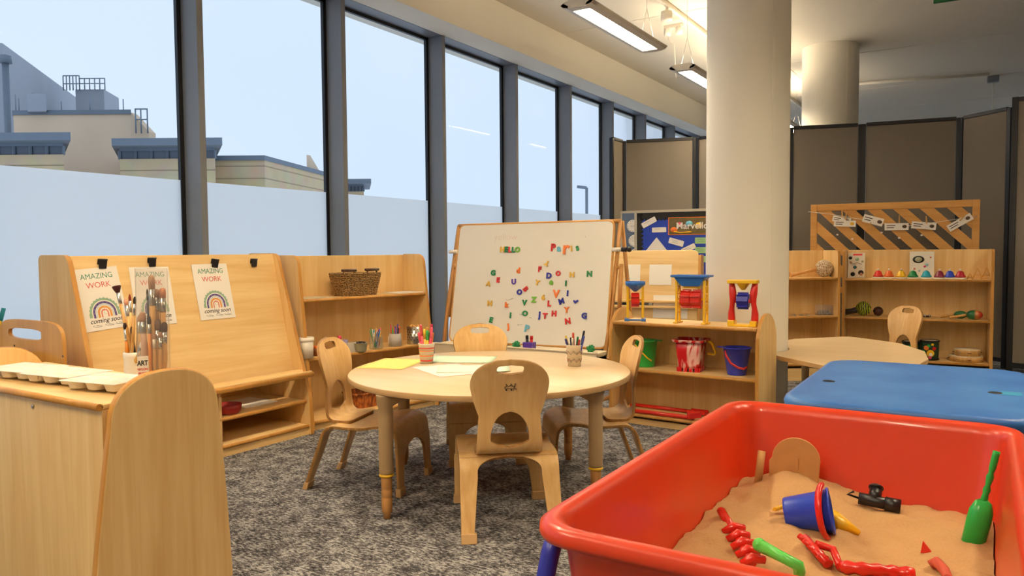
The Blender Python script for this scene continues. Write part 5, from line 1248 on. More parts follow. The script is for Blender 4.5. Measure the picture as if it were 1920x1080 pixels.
# grey board behind left
PG = atd(1165, 396, 6.86); Mg = frame(Vector((PG.x, PG.y, .62)), dB, (0, 0, 1)); hg = PG.z-.62
tg = thing('display_board', 'grey blue display board with round white plates behind the whiteboard', 'notice board', (PG.x+.1, PG.y, .62))
MB(Mg).bb((0, 0, -.02), (.40, hg, 0)).build('backing', GPAP, tg)
MB(Mg).bb((-.005, hg-.02, -.02), (.405, hg, .006)).build('frame_rail', FR, tg); MB(Mg).bb((-.005, 0, -.02), (.008, hg, .006)).build('frame_rail', FR, tg)
for x in (.05, .32): MB(Mg).bb((x, -.62, -.04), (x+.03, hg*.8, -.021)).build('board_leg', FR, tg)
Mgi = Mg.inverted()
for k, (u, v) in enumerate(((1181, 424), (1184, 452), (1186, 478))):
    q = Mgi @ atp(u, v, Vector((PG.x, PG.y, 1)), PBn)
    pl = tag(MB(Mg).lathe([(0, .002), (.042, .002), (.056, .006), (.056, .004), (.042, .0005), (0, .0005)], (q.x+.03, q.y, 0), 28).build('paper_plate', PAPER), ['top', 'middle', 'lowest'][k]+' round white paper plate on the grey blue board', 'plate', 'paper plates on the grey board')
    mb = MB(Mg)
    for j in range(12): mb.ball((q.x+.03+.047*math.cos(j*.524), q.y+.047*math.sin(j*.524), .005), .003, 6)
    mb.tube([(q.x+.005+.008*j, q.y+.004*math.sin(j*2), .003) for j in range(6)], .001, 4); mb.build('pen_marks', SCR, pl)

# ================================================================== SMALL DISPLAY EASEL BEHIND THE LOW SHELF
DA = Vector((-2.38, 5.10, 0)); MD = ubasis(DA, (.52, .095)); LD = .66
td = thing('display_easel', 'maple display easel with paper sheets behind the sand toy shelf', 'easel', MD @ Vector((LD/2, .2, 0)), .18)
fd = lambda z: .02+.14*z
for (z0_, z1_, w_) in ((.60, .965, .0), (.13, .56, 0)):
    MB(MD).prism(rpoly([(0, z0_), (LD, z0_), (LD, z1_), (0, z1_)], [.0, .0, .045, .045] if z1_ > .9 else 0), 0, .016, lambda a, b, t_: (a, fd(b)+t_, b)).build('display_board_panel', WX, td, bevel=.003)
for z in (.60, .56, .13): MB(MD).bb((-.0, fd(z)-.035, z-.018), (LD, fd(z)+.02, z)).build('ledge', WX, td, bevel=.004)
for x in (-.02, LD): MB(MD).prism([(0, 0), (fd(.93), .93), (.28, .93), (.36, 0)], x, x+.02, FYZ, 0, 1).build('end_panel', [WZ, WE], td, bevel=.004)
for z in (.35, .12): MB(MD).bb((0, .14, z-.018), (LD, .34, z)).build('shelf', WX, td)
nD = Vector((MD[0][1], MD[1][1], 0))
MDi = MD.inverted()
def sheetD(u0, u1, v0, v1, lab_):
    oo = MD @ Vector((0, fd((CAMH)), .7)); a = MDi @ atp(u0, v1, MD @ Vector((0, .12, .7)), nD); b = MDi @ atp(u1, v0, MD @ Vector((0, .12, .7)), nD)
    a.z = max(a.z, .604) if (a.z+b.z)/2 > .6 else a.z
    x0_ = max(.01, a.x); x1_ = min(LD-.005, b.x)
    tag(MB(MD).prism([(x0_, a.z), (x1_, a.z), (x1_, b.z), (x0_, b.z)], -.003, -.001, lambda p_, q_, t_: (p_, fd(q_)+t_, q_)).build('paper_sheet', PAPER), lab_, 'paper', 'papers on the display easel')
sheetD(1173, 1200, 496, 536, 'white sheet at upper left of the display easel')
sheetD(1217, 1259, 496, 534, 'white sheet at upper right of the display easel')
sheetD(1226, 1290, 554, 595, 'large white sheet on the lower ledge of the display easel')

# ================================================================== STRIPED TRELLIS
TA = Vector((-1.245, 6.73, 0)); TB_ = Vector((-.04, 6.83, 0)); MT_ = ubasis(TA, TB_-TA); TL = (TB_-TA).length
tr = thing('trellis_panel', 'wooden trellis panel with diagonal slats standing behind the bell shelf', 'trellis', MT_ @ Vector((TL/2, 0, 0)))
zl, zh = .60, 1.335
for a, b in (((0, -.015, 0), (.05, .015, zh)), ((TL-.05, -.015, 0), (TL, .015, zh)), ((.05, -.014, zh-.055), (TL-.05, .014, zh)), ((.05, -.014, zl), (TL-.05, .014, zl+.05))): MB(MT_).bb(a, b).build('frame_rail', PINE, tr, bevel=.003)
wS = .115; pit = .165*1.0
k = 0; xk = -.75
def clip_poly(P, x0, x1, z0, z1):
    for ax, val, sg_ in ((0, x0, 1), (0, x1, -1), (1, z0, 1), (1, z1, -1)):
        out = []
        for i in range(len(P)):
            a, b = P[i-1], P[i]; ia = (a[ax]-val)*sg_ >= 0; ib = (b[ax]-val)*sg_ >= 0
            if ia != ib: t_ = (val-a[ax])/(b[ax]-a[ax]); out.append((a[0]+(b[0]-a[0])*t_, a[1]+(b[1]-a[1])*t_))
            if ib: out.append(b)
        P = out
        if not P: return []
    return P
while xk < TL+.1:
    # slat descends to the right at 42 degrees
    hgt = 1.3; sl = hgt*1.02
    P = clip_poly([(xk, zh), (xk+.100, zh), (xk+.100+sl, zh-hgt), (xk+sl, zh-hgt)], .05, TL-.05, zl+.05, zh-.055)
    if len(P) > 2: MB(MT_).prism(P, -.008, .008, FXZ).build('slat', PINE, tr)
    xk += .187
nT = Vector((MT_[0][1], MT_[1][1], 0)); MTi = MT_.inverted()
def onT(u, v, off=-.02): q = MTi @ atp(u, v, MT_ @ Vector((0, off, 0)), nT); return q
STRG = plain('white_string', '#e8e2d2', .8)
st = [onT(1515, 397), onT(1560, 402), onT(1640, 416), onT(1700, 424), onT(1760, 416), onT(1833, 405)]
tag(MB(MT_).tube([(q.x, -.02, q.z) for q in st], .0022, 6).build('string', STRG), 'white string tied across the striped trellis', 'string')
wc = [(1578, 412, .115, .04, -12, 'back picture card under the wooden card, left end of the string'), (1584, 419, .135, .042, -3, 'white picture card with two pegs at left of the string'), (1637, 413, .125, .052, -17, 'tilted white picture card second from left on the string'), (1681, 425, .14, .046, 0, 'level white picture card in the middle of the string'), (1732, 423, .14, .046, -6, 'white picture card right of the middle card on the string'), (1800, 417, .15, .045, 32, 'steeply tilted white picture card at right end of the string')]
DKI = plain('dark_picture', '#5c4633', .7, vary=.5, scale=60)
for i, (u, v, w_, h_, dg, lab_) in enumerate(wc):
    w_ *= 1.22; h_ *= 1.2
    q = onT(u, v, -.024-.002*i); MC = MT_ @ Matrix.Translation((q.x, -.024-.0015*i, q.z)) @ Matrix.Rotation(math.radians(-dg), 4, 'Y')
    t = thing('picture_card', lab_, 'card', MT_ @ Vector((q.x, -.024, q.z)), 0, 'picture cards pegged on the trellis string')
    MB(MC).bb((-w_/2, -.0005, -h_/2), (w_/2, .0005, h_/2)).build('card_sheet', PAPER, t)
    mb = MB(MC)
    for j in range(2): mb.bb((-w_*.42, -.001, h_*(.12-.3*j)), (-w_*.05-.01*j, -.0005, h_*(.22-.3*j)))
    mb.build('printed_word', INK, t)
    MB(MC).lathe([(0, 0), (h_*.30, 0), (h_*.30, .0008), (0, .0008)], (w_*.33, -.0006, 0), 14, Rto((0, -1, 0)), sy=.8).build('printed_picture', DKI if i != 1 else YEL, t)
for (u, v, dg, nm) in ((1579, 400, 3, 'leftmost, on the first card'), (1586, 405, -8, 'second from left, on the first card'), (1632, 424, -3, 'below the tilted second card'), (1686, 411, 0, 'on the middle card'), (1737, 412, 4, 'on the card right of the middle'), (1805, 408, -38, 'tilted, at the right end')):
    q = onT(u, v, -.034); MC = MT_ @ Matrix.Translation((q.x, -.036, q.z)) @ Matrix.Rotation(math.radians(-dg), 4, 'Y')
    mb = MB(MC); mb.prism([(-.005, -.03), (.005, -.03), (.004, .03), (-.004, .03)], -.007, -.002, FXZ); mb.prism([(-.005, -.03), (.005, -.03), (.004, .03), (-.004, .03)], .002, .007, FXZ); mb.tube([(-.005, 0, .002), (.005, 0, .002)], .003, 6)
    tag(mb.build('clothes_peg', HAND), 'wooden clothes peg on the trellis string, '+nm, 'peg', 'pegs on the trellis string')
for (u, v, nm) in ((1570, 440, 'lower left'), (1653, 436, 'centre'), (1686, 446, 'low centre'), (1728, 441, 'right'), (1598, 448, 'low left')):
    q = onT(u, v, -.012); tag(MB(MT_).bb((q.x-.008, -.0105, q.z-.006), (q.x+.008, -.0085, q.z+.006)).build('tape_scrap', PAPER), 'scrap of white tape on a trellis slat, '+nm, 'tape', 'tape scraps on the trellis')

# ================================================================== ITEMS ON RIGHT SHELVES
def locU(Mx, u, z, b):
    q = atp(u, 500, Mx @ Vector((0, b, 0)), Vector((Mx[0][1], Mx[1][1], 0))); return Vector((q.x, q.y, z))
bells = [(1647, RED, 'red', 'leftmost'), (1667, plain('bell_orange', '#e86a2a', .3), 'orange', ''), (1690, YEL, 'yellow', ''), (1712, DGRN, 'green', ''), (1737, plain('bell_cyan', '#1fa3c0', .3), 'light blue', ''), (1762, plain('bell_maroon', '#7d1b3c', .3), 'maroon', ''), (1781, BLUE, 'royal blue', ''), (1801, plain('bell_crimson', '#b3172f', .3), 'crimson', 'rightmost')]
for u, m_, nm, w_ in bells:
    c = locU(MR, u, .7355, .09); Mq = Matrix.Translation(c); t = thing('desk_bell', nm+' desk bell on the top shelf of the bell row'+(', '+w_ if w_ else ''), 'bell', c, 0, 'coloured desk bells on the top shelf')
    MB(Mq).lathe([(0, 0), (.040, 0), (.042, .004), (.040, .010), (.012, .012), (0, .012)]).build('bell_base', CREAMW, t)
    MB(Mq).lathe([(.030, .014), (.037, .016), (.036, .022), (.027, .034), (.022, .052), (.012, .060), (0, .061)]).build('bell_dome', m_, t)
    MB(Mq).lathe([(0, .061), (.007, .061), (.007, .072), (.004, .076), (0, .077)]).build('bell_button', CREAMW, t)
BK = plain('book_cover', '#e9e1d2', .5)
def book(Mx, u0, u1, v0, v1, label, deg):
    o_ = Mx @ Vector((0, .255, 0)); n_ = Vector((Mx[0][1], Mx[1][1], 0)); Mi = Mx.inverted(); a = Mi @ atp(u0, v1, o_, n_); b = Mi @ atp(u1, v0, o_, n_); w_ = b.x-a.x; h_ = b.z-.7365
    MM = Mx @ Matrix.Translation((a.x, .215, .7365)) @ Matrix.Rotation(math.radians(-8), 4, 'X') @ Matrix.Rotation(math.radians(deg), 4, 'Y'); t = thing('picture_book', label, 'book', MM @ Vector((0, 0, 0)))
    MB(MM).bb((0, 0, 0), (w_, .008, h_)).build('cover', BK, t, bevel=.001); return t, MM, w_, h_
t, MM, w_, h_ = book(MR, 1590, 1622, 474, 519, 'picture book with red strip and black photos at left of the bells', 0)
MB(MM).bb((w_*.3, -.001, h_*.90), (w_*.85, 0, h_*.97)).build('title_band', RED, t)
SKN = plain('photo_skin', '#c49073', .6)
for (x, z, r, m_) in ((.14, .8, .013, INK), (.17, .62, .009, SKN), (.42, .42, .013, INK), (.42, .42, .007, TEAL), (.3, .14, .017, INK), (.78, .2, .020, INK), (.8, .14, .012, SKN), (.55, .75, .014, SAGE), (.86, .66, .010, OLIVE)):
    MB(MM).lathe([(0, 0), (r, 0), (r, .0008), (0, .0008)], (x*w_, -.0002 if m_ in (INK,) else -.0011, z*h_), 14, Rto((0, -1, 0))).build('cover_photo', m_, t)
Mt = MM @ frame(Vector((w_*.5, -.0014, h_*.56)), (1, 0, 0), (0, 0, 1))
mb = MB(MM)
for j in range(9): mb.ball((w_*(.2+.075*j), -.001, h_*(.58-.03*math.sin(j))), .003, 6)
mb.build('cover_print', INK, t)
t, MM, w_, h_ = book(MR, 1705, 1752, 471, 519, 'white sheet with round drum photo standing behind the green bell', 0)
t['category'] = 'sheet'
MB(MM).lathe([(0, 0), (.040, 0), (.040, .0008), (0, .0008)], (w_*.36, -.0004, h_*.70), 24, Rto((0, -1, 0)), sy=.7).build('cover_photo', INK, t)
MB(MM).lathe([(0, 0), (.024, 0), (.024, .0008), (0, .0008)], (w_*.36, -.0014, h_*.70), 20, Rto((0, -1, 0)), sy=.8).build('cover_photo', OLIVE, t)
for (x, z, r, m_) in ((.7, .5, .012, BLP), (.62, .44, .009, PINK), (.85, .78, .007, CORP), (.2, .35, .008, CORP), (.4, .28, .007, BLP)): MB(MM).lathe([(0, 0), (r, 0), (r, .0008), (0, .0008)], (x*w_, -.0004, z*h_), 12, Rto((0, -1, 0))).build('cover_print', m_, t)
for k, u in enumerate((1819, 1833, 1850)):
    c = locU(MR, u, .7356, .09); hA = (.045, .085, .085)[k]; Mq = Matrix.Translation(c); mb = MB(Mq)
    for s in (-1, 1): mb.tube([(s*hA*.36, 0, .004), (0, 0, hA)], .0045, 6)
    mb.tube([(-hA*.2, 0, hA*.35), (hA*.2, 0, hA*.35)], .0035, 6); mb.bb((-hA*.42, -.008, 0), (-hA*.28, .008, .005)); mb.bb((hA*.28, -.008, 0), (hA*.42, .008, .005))
    tag(mb.build('triangle_stand', HAND), ['tiny wooden A frame right of the crimson bell', 'middle wooden A frame with dark centre right of the bells', 'wooden A frame at the right end of the bell shelf'][k], 'wooden frame', 'wooden A frames beside the bells')
# middle shelf
def zebra():
    mt, tt_, b = newmat('green_zebra'); L = tt_.links.new; tcn = tt_.nodes.new('ShaderNodeTexCoord'); wv = tt_.nodes.new('ShaderNodeTexWave'); wv.inputs['Scale'].default_value = 26; wv.inputs['Distortion'].default_value = 6; wv.inputs['Detail'].default_value = 1
    L(tcn.outputs['Object'], wv.inputs['Vector']); r = tt_.nodes.new('ShaderNodeValToRGB'); r.color_ramp.elements[0].color = C('#101512'); r.color_ramp.elements[1].color = C('#b5c42a'); r.color_ramp.elements[0].position = .55; r.color_ramp.elements[1].position = .62
    L(wv.outputs['Fac'], r.inputs['Fac']); L(r.outputs[0], b.inputs['Base Color']); b.inputs['Roughness'].default_value = .6; return mt
ZEB = zebra()
c = locU(MR, 1612, .4405, .13); t = thing('gourd_shaker', 'dark gourd shaker with yellow green bead net on the middle shelf', 'shaker', c)
MB().ball(c+Vector((.03, 0, .058)), .056, 24, sc_=(1, .95, 1)).build('bead_net', ZEB, t)
MB().tube([c+Vector((.03, 0, .06)), c+Vector((-.05, -.01, .035)), c+Vector((-.10, -.015, .028))], [.03, .022, .024], 14).build('gourd_neck', BLACK, t); MB().ball(c+Vector((-.105, -.015, .028)), .026, 14).build('gourd_end', BLACK, t)
c = locU(MR, 1648, .4405, .15); t = thing('maraca', 'dark brown round shaker half hidden behind the pale chair', 'shaker', c); MB().ball(c+Vector((0, 0, .038)), .037, 18).build('shaker_head', plain('dark_maroon', '#3a1a16', .3), t); MB().tube([c+Vector((0, 0, .03)), c+Vector((-.10, -.03, .012))], .009, 8).build('handle', HAND, t)
for u, dz, nm, lng in ((1707, 0, 'small jingle stick beside the pale chair', .04), (1732, 0, 'metal jingle stick right of the pale chair on the middle shelf', .10)):
    c = locU(MR, u, .4405, .08); t = thing('jingle_stick', nm, 'jingle stick', c); a = c+Vector((-lng/2, -.01, .012)); b = c+Vector((lng/2, .01, .016))
    MB().tube([a, b], .007, 8).build('handle', BLACK, t)
    for j in range(3):
        q = a.lerp(b, .35+.28*j); MB().lathe([(0, -.004), (.014, -.003), (.014, .003), (0, .004)], q+Vector((0, 0, .004)), 14, Rto((1, .3, .2))).build('jingle', CHROME, t)
def maraca_mat():
    mt, tt_, b = newmat('maraca_stripes'); L = tt_.links.new; tcn = tt_.nodes.new('ShaderNodeTexCoord'); sp = tt_.nodes.new('ShaderNodeSeparateXYZ'); L(tcn.outputs['Object'], sp.inputs[0]); mp = tt_.nodes.new('ShaderNodeMapRange'); mp.inputs[1].default_value = -.055; mp.inputs[2].default_value = .055; L(sp.outputs['X'], mp.inputs[0])
    r = tt_.nodes.new('ShaderNodeValToRGB'); r.color_ramp.interpolation = 'EASE'; e = r.color_ramp.elements; e[0].color = C('#14603a'); e[1].color = C('#b02a1e'); e[0].position = .2; e[1].position = .9; q = e.new(.45); q.color = C('#2a6b3c'); q = e.new(.62); q.color = C('#b8743a')
    L(mp.outputs[0], r.inputs['Fac']); L(r.outputs[0], b.inputs['Base Color']); b.inputs['Roughness'].default_value = .3; return mt
MARA = maraca_mat()
for (u, b_, r_, nm, hx) in ((1803, .16, .034, 'smaller green maraca lying behind the larger one', -.13), (1829, .085, .042, 'large green and red maraca at right on the middle shelf', -.155)):
    c = locU(MR, u, .4405+r_*.84, b_); t = thing('maraca', nm, 'maraca', c, 0, 'maracas on the middle shelf')
    MB().ball(c, r_, 20, sc_=(1.3, .85, .84)).build('maraca_head', MARA if r_ > .035 else plain('maraca_green', '#1c6b3c', .3), t)
    MB().tube([c+Vector((-r_*1.2, 0, -.002)), c+Vector((hx, -.015, -r_*.84+.011))], [.009, .010], 8).build('handle', HAND, t)
# low shelf: two painted drums and two tambourines
DRC = plain('drum_print', '#173a24', .4, vary=.0); 
def drum(u, r, h, b, label):
    c = locU(MR, u, .1285, b); t = thing('drum', label, 'drum', c, 0, 'painted drums on the low shelf'); Mq = Matrix.Translation(c)
    MB(Mq).lathe([(r*.95, .006), (r, h*.5), (r, h-.008)], (0, 0, 0), 28).build('drum_shell', DRC, t)
    MB(Mq).ring((0, 0, .008), r*.95, .007).build('rim', BLACK, t); MB(Mq).ring((0, 0, h-.008), r, .007).build('rim', BLACK, t)
    MB(Mq).lathe([(0, h-.006), (r, h-.006)]).build('drum_skin', CREAM, t); MB(Mq).lathe([(0, .003), (r*.95, .003)]).build('drum_base', BLACK, t)
    va = math.atan2(-c.y, -c.x)
    for (da, z, rr, m_) in ((-.35, h*.62, .018, ORG), (0.1, h*.36, .026, YEL), (.12, h*.30, .012, PAPER), (.5, h*.6, .014, RED), (-.1, h*.72, .012, GRN), (.05, h*.16, .012, PINK), (-.7, h*.4, .015, GRN), (.3, h*.8, .01, YEL)):
        n_ = Vector((math.cos(va+da), math.sin(va+da), 0)); MB(Mq).lathe([(0, 0), (rr*.7, .001), (rr, .0)], n_*(r+.0008 if m_ is not PAPER else r+.0025)+Vector((0, 0, z)), 14, Rto(n_)).build('jungle_print', m_, t)
drum(1711, .060, .135, .12, 'painted drum partly hidden by the far table edge')
drum(1746, .062, .150, .10, 'painted jungle drum with yellow animal right of the other drum')
def tamb(u, b, r, h, z, label, par=None):
    c = locU(MR, u, z, b); t = thing('tambourine', label, 'tambourine', c, 0, 'stacked tambourines on the low shelf'); Mq = Matrix.Translation(c)
    MB(Mq).lathe([(r-.006, 0), (r, 0), (r, h), (r-.006, h), (r-.006, 0)], (0, 0, 0), 36).build('hoop', HAND, t)
    MB(Mq).lathe([(0, h+.0005), (r-.001, h+.0005), (r+.001, h-.006)], (0, 0, 0), 36).build('drum_skin', CREAM, t)
    for k in range(8):
        a = k*PI/4+.2; MB(Mq).lathe([(0, -.002), (.011, -.002), (.011, .002), (0, .002)], (math.cos(a)*(r+.0), math.sin(a)*(r+.0), h*.5), 12).build('jingle', STEEL if k % 2 else plain('bronze_jingle', '#6b3f1c', .3, 1.), t)
    return t
tamb(1815, .13, .112, .042, .1285, 'larger wooden tambourine underneath on the low shelf')
tamb(1817, .13, .086, .048, .1715, 'smaller tambourine stacked on top of the larger one')
# left unit items
c = locU(ML, 1545, .7555, .13); t = thing('beaded_gourd_shaker', 'long handled wooden gourd shaker wrapped in beads behind the column', 'shaker', c)
GRD = wicker('bead_net', '#ece0c6', '#8a6335', (90, 90, 90))
dl = Vector((ML[0][0], ML[1][0], 0)); MB().ball(c+Vector((0, 0, .066)), .064, 26, sc_=(1.0, 1, 1)).build('bead_net', GRD, t)
MB().tube([c+Vector((0, 0, .066))-dl*.05, c-dl*.12+Vector((0, 0, .045)), c-dl*.22+Vector((0, 0, .022)), c-dl*.25+Vector((0, 0, .020))], [.02, .011, .012, .019], 12).build('handle', BEECH, t); MB().ring(c+Vector((0, 0, .03))+dl*.07, .03, .004, ax=(0, 1, .2)).build('cord', TEAL, t)
c = locU(ML, 1546, .4755, .12); t = thing('clear_tub', 'clear plastic tub of metal pieces on the middle shelf behind the column', 'tub', c); Mq = Matrix.Translation(c) @ Matrix.Rotation(.55, 4, 'Z'); mb = MB(Mq)
for a, b in (((-.055, -.035, 0), (.055, .035, .002)), ((-.055, -.035, 0), (-.053, .035, .075)), ((.053, -.035, 0), (.055, .035, .075)), ((-.055, -.035, 0), (.055, -.033, .075)), ((-.055, .033, 0), (.055, .035, .075))): mb.bb(a, b)
mb.build('tub_wall', CLEAR, t); mb = MB(Mq)
for k in range(14): mb.ball((-.04+.006*k, .02*math.sin(k*2), .012+.008*(k % 3)), .010, 8)
tag(mb.build('metal_pieces', STEEL), 'shiny metal pieces inside the clear tub', 'metal pieces', kind='stuff')
for k, (u, nm) in enumerate(((1490, 'nearest the column'), (1503, 'second from the column'), (1516, 'beside the clear tub'))):
    c = locU(ML, u, .4755, .08); tag(MB(Matrix.Translation(c)).lathe([(0, 0), (.016, 0), (.014, .006), (.006, .009), (0, .012)], (0, 0, 0), 14).build('finger_cymbal', STEEL), 'small metal cymbal on the middle shelf, '+nm, 'cymbal', 'finger cymbals behind the column')
c = ML @ Vector((.36, .12, .128)); mb = MB(Matrix.Translation(c)); mb.ball((0, 0, .045), .045, 14, sc_=(1.2, 1, 1)); mb.tube([(.03, 0, .07), (.06, 0, .09)], .012, 8); tag(mb.build('black_shaker', BLACK), 'black object on the low shelf against the column', 'shaker')

# ================================================================== FAR TABLE
tf = thing('far_table', 'low maple topped table with curved edge between column and blue lid', 'table', (-.7, 4.6, 0))
tz = .40; ctr = COL1; cw = []
Pq = lambda u, v: at(u, v, tz)
e1 = Pq(1462, 668); d1 = Pq(1560, 688); c1q = Pq(1744, 668); b1q = Pq(1590, 630); 
poly = [(e1.x, e1.y), (d1.x, d1.y), (-.40, 3.88), (-.27, 4.10), (-.235, 4.40), (-.27, 4.72), (-.42, 5.05), (-.60, 5.20), (b1q.x, b1q.y-.02), (-1.02, 4.98)]
poly = rpoly(poly, [.01, .05, .08, .1, .12, .12, .12, .1, .06, .03], 5)
# hugging the round column: replace the closing edge by an arc of radius r+8mm about the column axis
ra = .236; a0 = math.atan2(4.98-COL1.y, -1.02-COL1.x); a1 = math.atan2(e1.y-COL1.y, e1.x-COL1.x)
arcp = [(COL1.x+ra*math.cos(a0+(a1-a0)*k/14), COL1.y+ra*math.sin(a0+(a1-a0)*k/14)) for k in range(15)]
poly = [p for p in poly if math.hypot(p[0]-COL1.x, p[1]-COL1.y) > ra+.004] + arcp
MB().prism(poly, tz-.024, tz, FXY, 0, 1).build('tabletop', [TT, TTE], tf, bevel=.003)
for (x, y) in ((-.62, 4.10), (-.33, 4.35), (-.75, 5.08), (-.92, 4.86)):
    MB().lathe([(0, 0), (.018, .0), (.02, .02), (.024, tz-.03), (.03, tz-.024), (0, tz-.024)], (x, y, 0), 16).build('leg', TAN, tf)

# ================================================================== BLUE LIDDED TABLE
def tub_ring(mb, x0, x1, y0, y1, r, z, n=6):
    pts = rpoly([(x0, y0), (x1, y0), (x1, y1), (x0, y1)], r, n); return [mb.v((p[0], p[1], z)) for p in pts]
def loft(mb, rows, sm=True):
    for a, b in zip(rows, rows[1:]):
        n = len(a)
        for k in range(n): mb.f([a[k], a[(k+1) % n], b[(k+1) % n], b[k]], 0, sm)
def leggy(par, x0, x1, y0, y1, ztop, mat, wheels=True):
    for (x, y, sx, sy_) in ((x0, y0, -1, -1), (x1, y0, 1, -1), (x0, y1, -1, 1), (x1, y1, 1, 1)):
        P = [(x+sx*.022, y-sy_*.02, ztop-.035), (x+sx*.026, y-sy_*.01, ztop-.06), (x+sx*.030, y, ztop-.10), (x+sx*.034, y+sy_*.01, ztop-.25), (x+sx*.036, y+sy_*.015, 0.0)]
        MB().tube(P, .016, 12).build('leg', mat, par)
        MB().lathe([(0, 0), (.021, 0), (.021, .03), (.017, .034), (0, .034)], (x+sx*.036, y+sy_*.015, 0), 14).build('foot_cap', BLACK, par)
BINZ = .55
def blue_lid_mat():
    mt, t, b = newmat('blue_lid'); L = t.links.new; tcn = t.nodes.new('ShaderNodeTexCoord')
    n = t.nodes.new('ShaderNodeTexNoise'); n.inputs['Scale'].default_value = 4; n.inputs['Detail'].default_value = 5; L(tcn.outputs['Object'], n.inputs['Vector'])
    mp = t.nodes.new('ShaderNodeMapping'); mp.inputs['Scale'].default_value = (12, 70, 1); mp.inputs['Rotation'].default_value = (0, 0, .5); L(tcn.outputs['Object'], mp.inputs[0])
    n2 = t.nodes.new('ShaderNodeTexNoise'); n2.inputs['Scale'].default_value = 1; n2.inputs['Detail'].default_value = 6; L(mp.outputs[0], n2.inputs['Vector'])
    r = t.nodes.new('ShaderNodeValToRGB'); r.color_ramp.elements[0].color = C('#2c63b4'); r.color_ramp.elements[1].color = C('#4c86cc'); r.color_ramp.elements[0].position = .3; r.color_ramp.elements[1].position = .7; L(n.outputs['Fac'], r.inputs['Fac'])
    r2 = t.nodes.new('ShaderNodeValToRGB'); r2.color_ramp.elements[0].position = .66; r2.color_ramp.elements[1].position = .74; r2.color_ramp.elements[0].color = (0, 0, 0, 1); r2.color_ramp.elements[1].color = (.35, .35, .35, 1); L(n2.outputs['Fac'], r2.inputs['Fac'])
    mx = t.nodes.new('ShaderNodeMix'); mx.data_type = 'RGBA'; L(r2.outputs[0], mx.inputs[0]); L(r.outputs[0], mx.inputs[6]); mx.inputs[7].default_value = C('#86b0dc'); L(mx.outputs[2], b.inputs['Base Color']); b.inputs['Roughness'].default_value = .38
    bp = t.nodes.new('ShaderNodeBump'); bp.inputs['Strength'].default_value = .12; bp.inputs['Distance'].default_value = .01; L(n.outputs['Fac'], bp.inputs['Height']); L(bp.outputs[0], b.inputs['Normal']); return mt
LIDM = blue_lid_mat()
bt = thing('lidded_play_table', 'play table with scuffed bright blue lid behind the red sand bin', 'play table', (-.18, 2.62, 0))
X0, X1, Y0, Y1 = -.485, .125, 2.19, 3.09
mb = MB(); rows = [tub_ring(mb, X0+.03, X1-.03, Y0+.03, Y1-.03, .07, BINZ-.22), tub_ring(mb, X0+.015, X1-.015, Y0+.015, Y1-.015, .08, BINZ-.04), tub_ring(mb, X0+.004, X1-.004, Y0+.004, Y1-.004, .09, BINZ-.035)]
loft(mb, rows); mb.f(rows[0]); mb.build('tub', RED if False else BLUER, bt)
mb = MB(); rows = [tub_ring(mb, X0, X1, Y0, Y1, .10, BINZ-.034), tub_ring(mb, X0-.004, X1+.004, Y0-.004, Y1+.004, .10, BINZ-.015), tub_ring(mb, X0, X1, Y0, Y1, .10, BINZ-.003), tub_ring(mb, X0+.012, X1-.012, Y0+.012, Y1-.012, .10, BINZ)]
loft(mb, rows); mb.f(rows[-1]); mb.f(rows[0]); mb.build('lid', LIDM, bt)
for u, v in ((1554, 715), (1866, 737)):
    q = at(u, v, BINZ); mb = MB(); mb.lathe([(0, BINZ+.0004), (.015, BINZ+.0004), (.0175, BINZ+.0022), (.019, BINZ+.0004)], (q.x, q.y, 0), 24, sy=.8); mb.build('finger_hole', BLACKG, bt)
q = at(1893, 738, BINZ); tag(MB().bb((q.x-.02, q.y-.03, BINZ+.0003), (min(q.x+.03, X1-.003), q.y+.03, BINZ+.0011)).build('tape_patch', plain('turquoise_tape', '#3f9cc8', .4)), 'turquoise tape patch at the right edge of the blue lid', 'tape')
leggy(bt, X0+.0, X1-.0, Y0+.10, Y1-.08, BINZ-.05, NAVY)

# ================================================================== RED SAND BIN
rb = thing('sand_bin', 'large red plastic sand bin on navy metal legs in right foreground', 'sand tray', (-.26, 1.56, 0))
X0, X1, Y0, Y1 = -.598, .085, .985, 2.125
mb = MB(); rows = []
for (o_, z, r) in ((.105, .262, .05), (.060, .262, .09), (.052, .275, .09), (.030, .50, .085), (.022, .518, .085), (.0, .522, .09), (-.003, .530, .09), (-.002, .543, .09), (.006, .5495, .088), (.018, .5500, .08), (.030, .543, .075), (.036, .525, .07), (.060, .300, .07), (.070, .280, .07), (.105, .272, .05)):
    rows.append(tub_ring(mb, X0+o_, X1-o_, Y0+o_, Y1-o_, r, z, 8))
loft(mb, rows); mb.f(rows[0]); mb.f(rows[-1][::-1]); mb.build('tub', REDB, rb)
leggy(rb, X0+.012, X1-.012, Y0+.10, Y1-.10, .52, NAVY)
for y in (Y0+.12, Y1-.12): MB().tube([(X0+.03, y, .25), (X1-.03, y, .25)], .012, 8).build('cross_tube', NAVY, rb)
sx0, sx1, sy0, sy1 = X0+.060, X1-.060, Y0+.060, Y1-.060
def sandz(x, y):
    z = .345+.018*noise.noise(Vector((x*7, y*7, 1.3)))+.010*noise.noise(Vector((x*19, y*19, 4)))+.004*noise.noise(Vector((x*50, y*50, 9)))
    z += .055*math.exp(-(((x+.40)/.10)**2+((y-1.98)/.14)**2)) + .022*math.exp(-(((x+.47)/.07)**2+((y-1.60)/.15)**2)) - .02*math.exp(-(((x+.12)/.12)**2+((y-1.75)/.16)**2))
    z += .02*math.exp(-(((x+.33)/.06)**2+((y-1.62)/.06)**2)) + .015*math.exp(-(((x-.0)/.06)**2+((y-1.55)/.2)**2))
    return z
mb = MB(); nx, ny = 70, 110; g = []
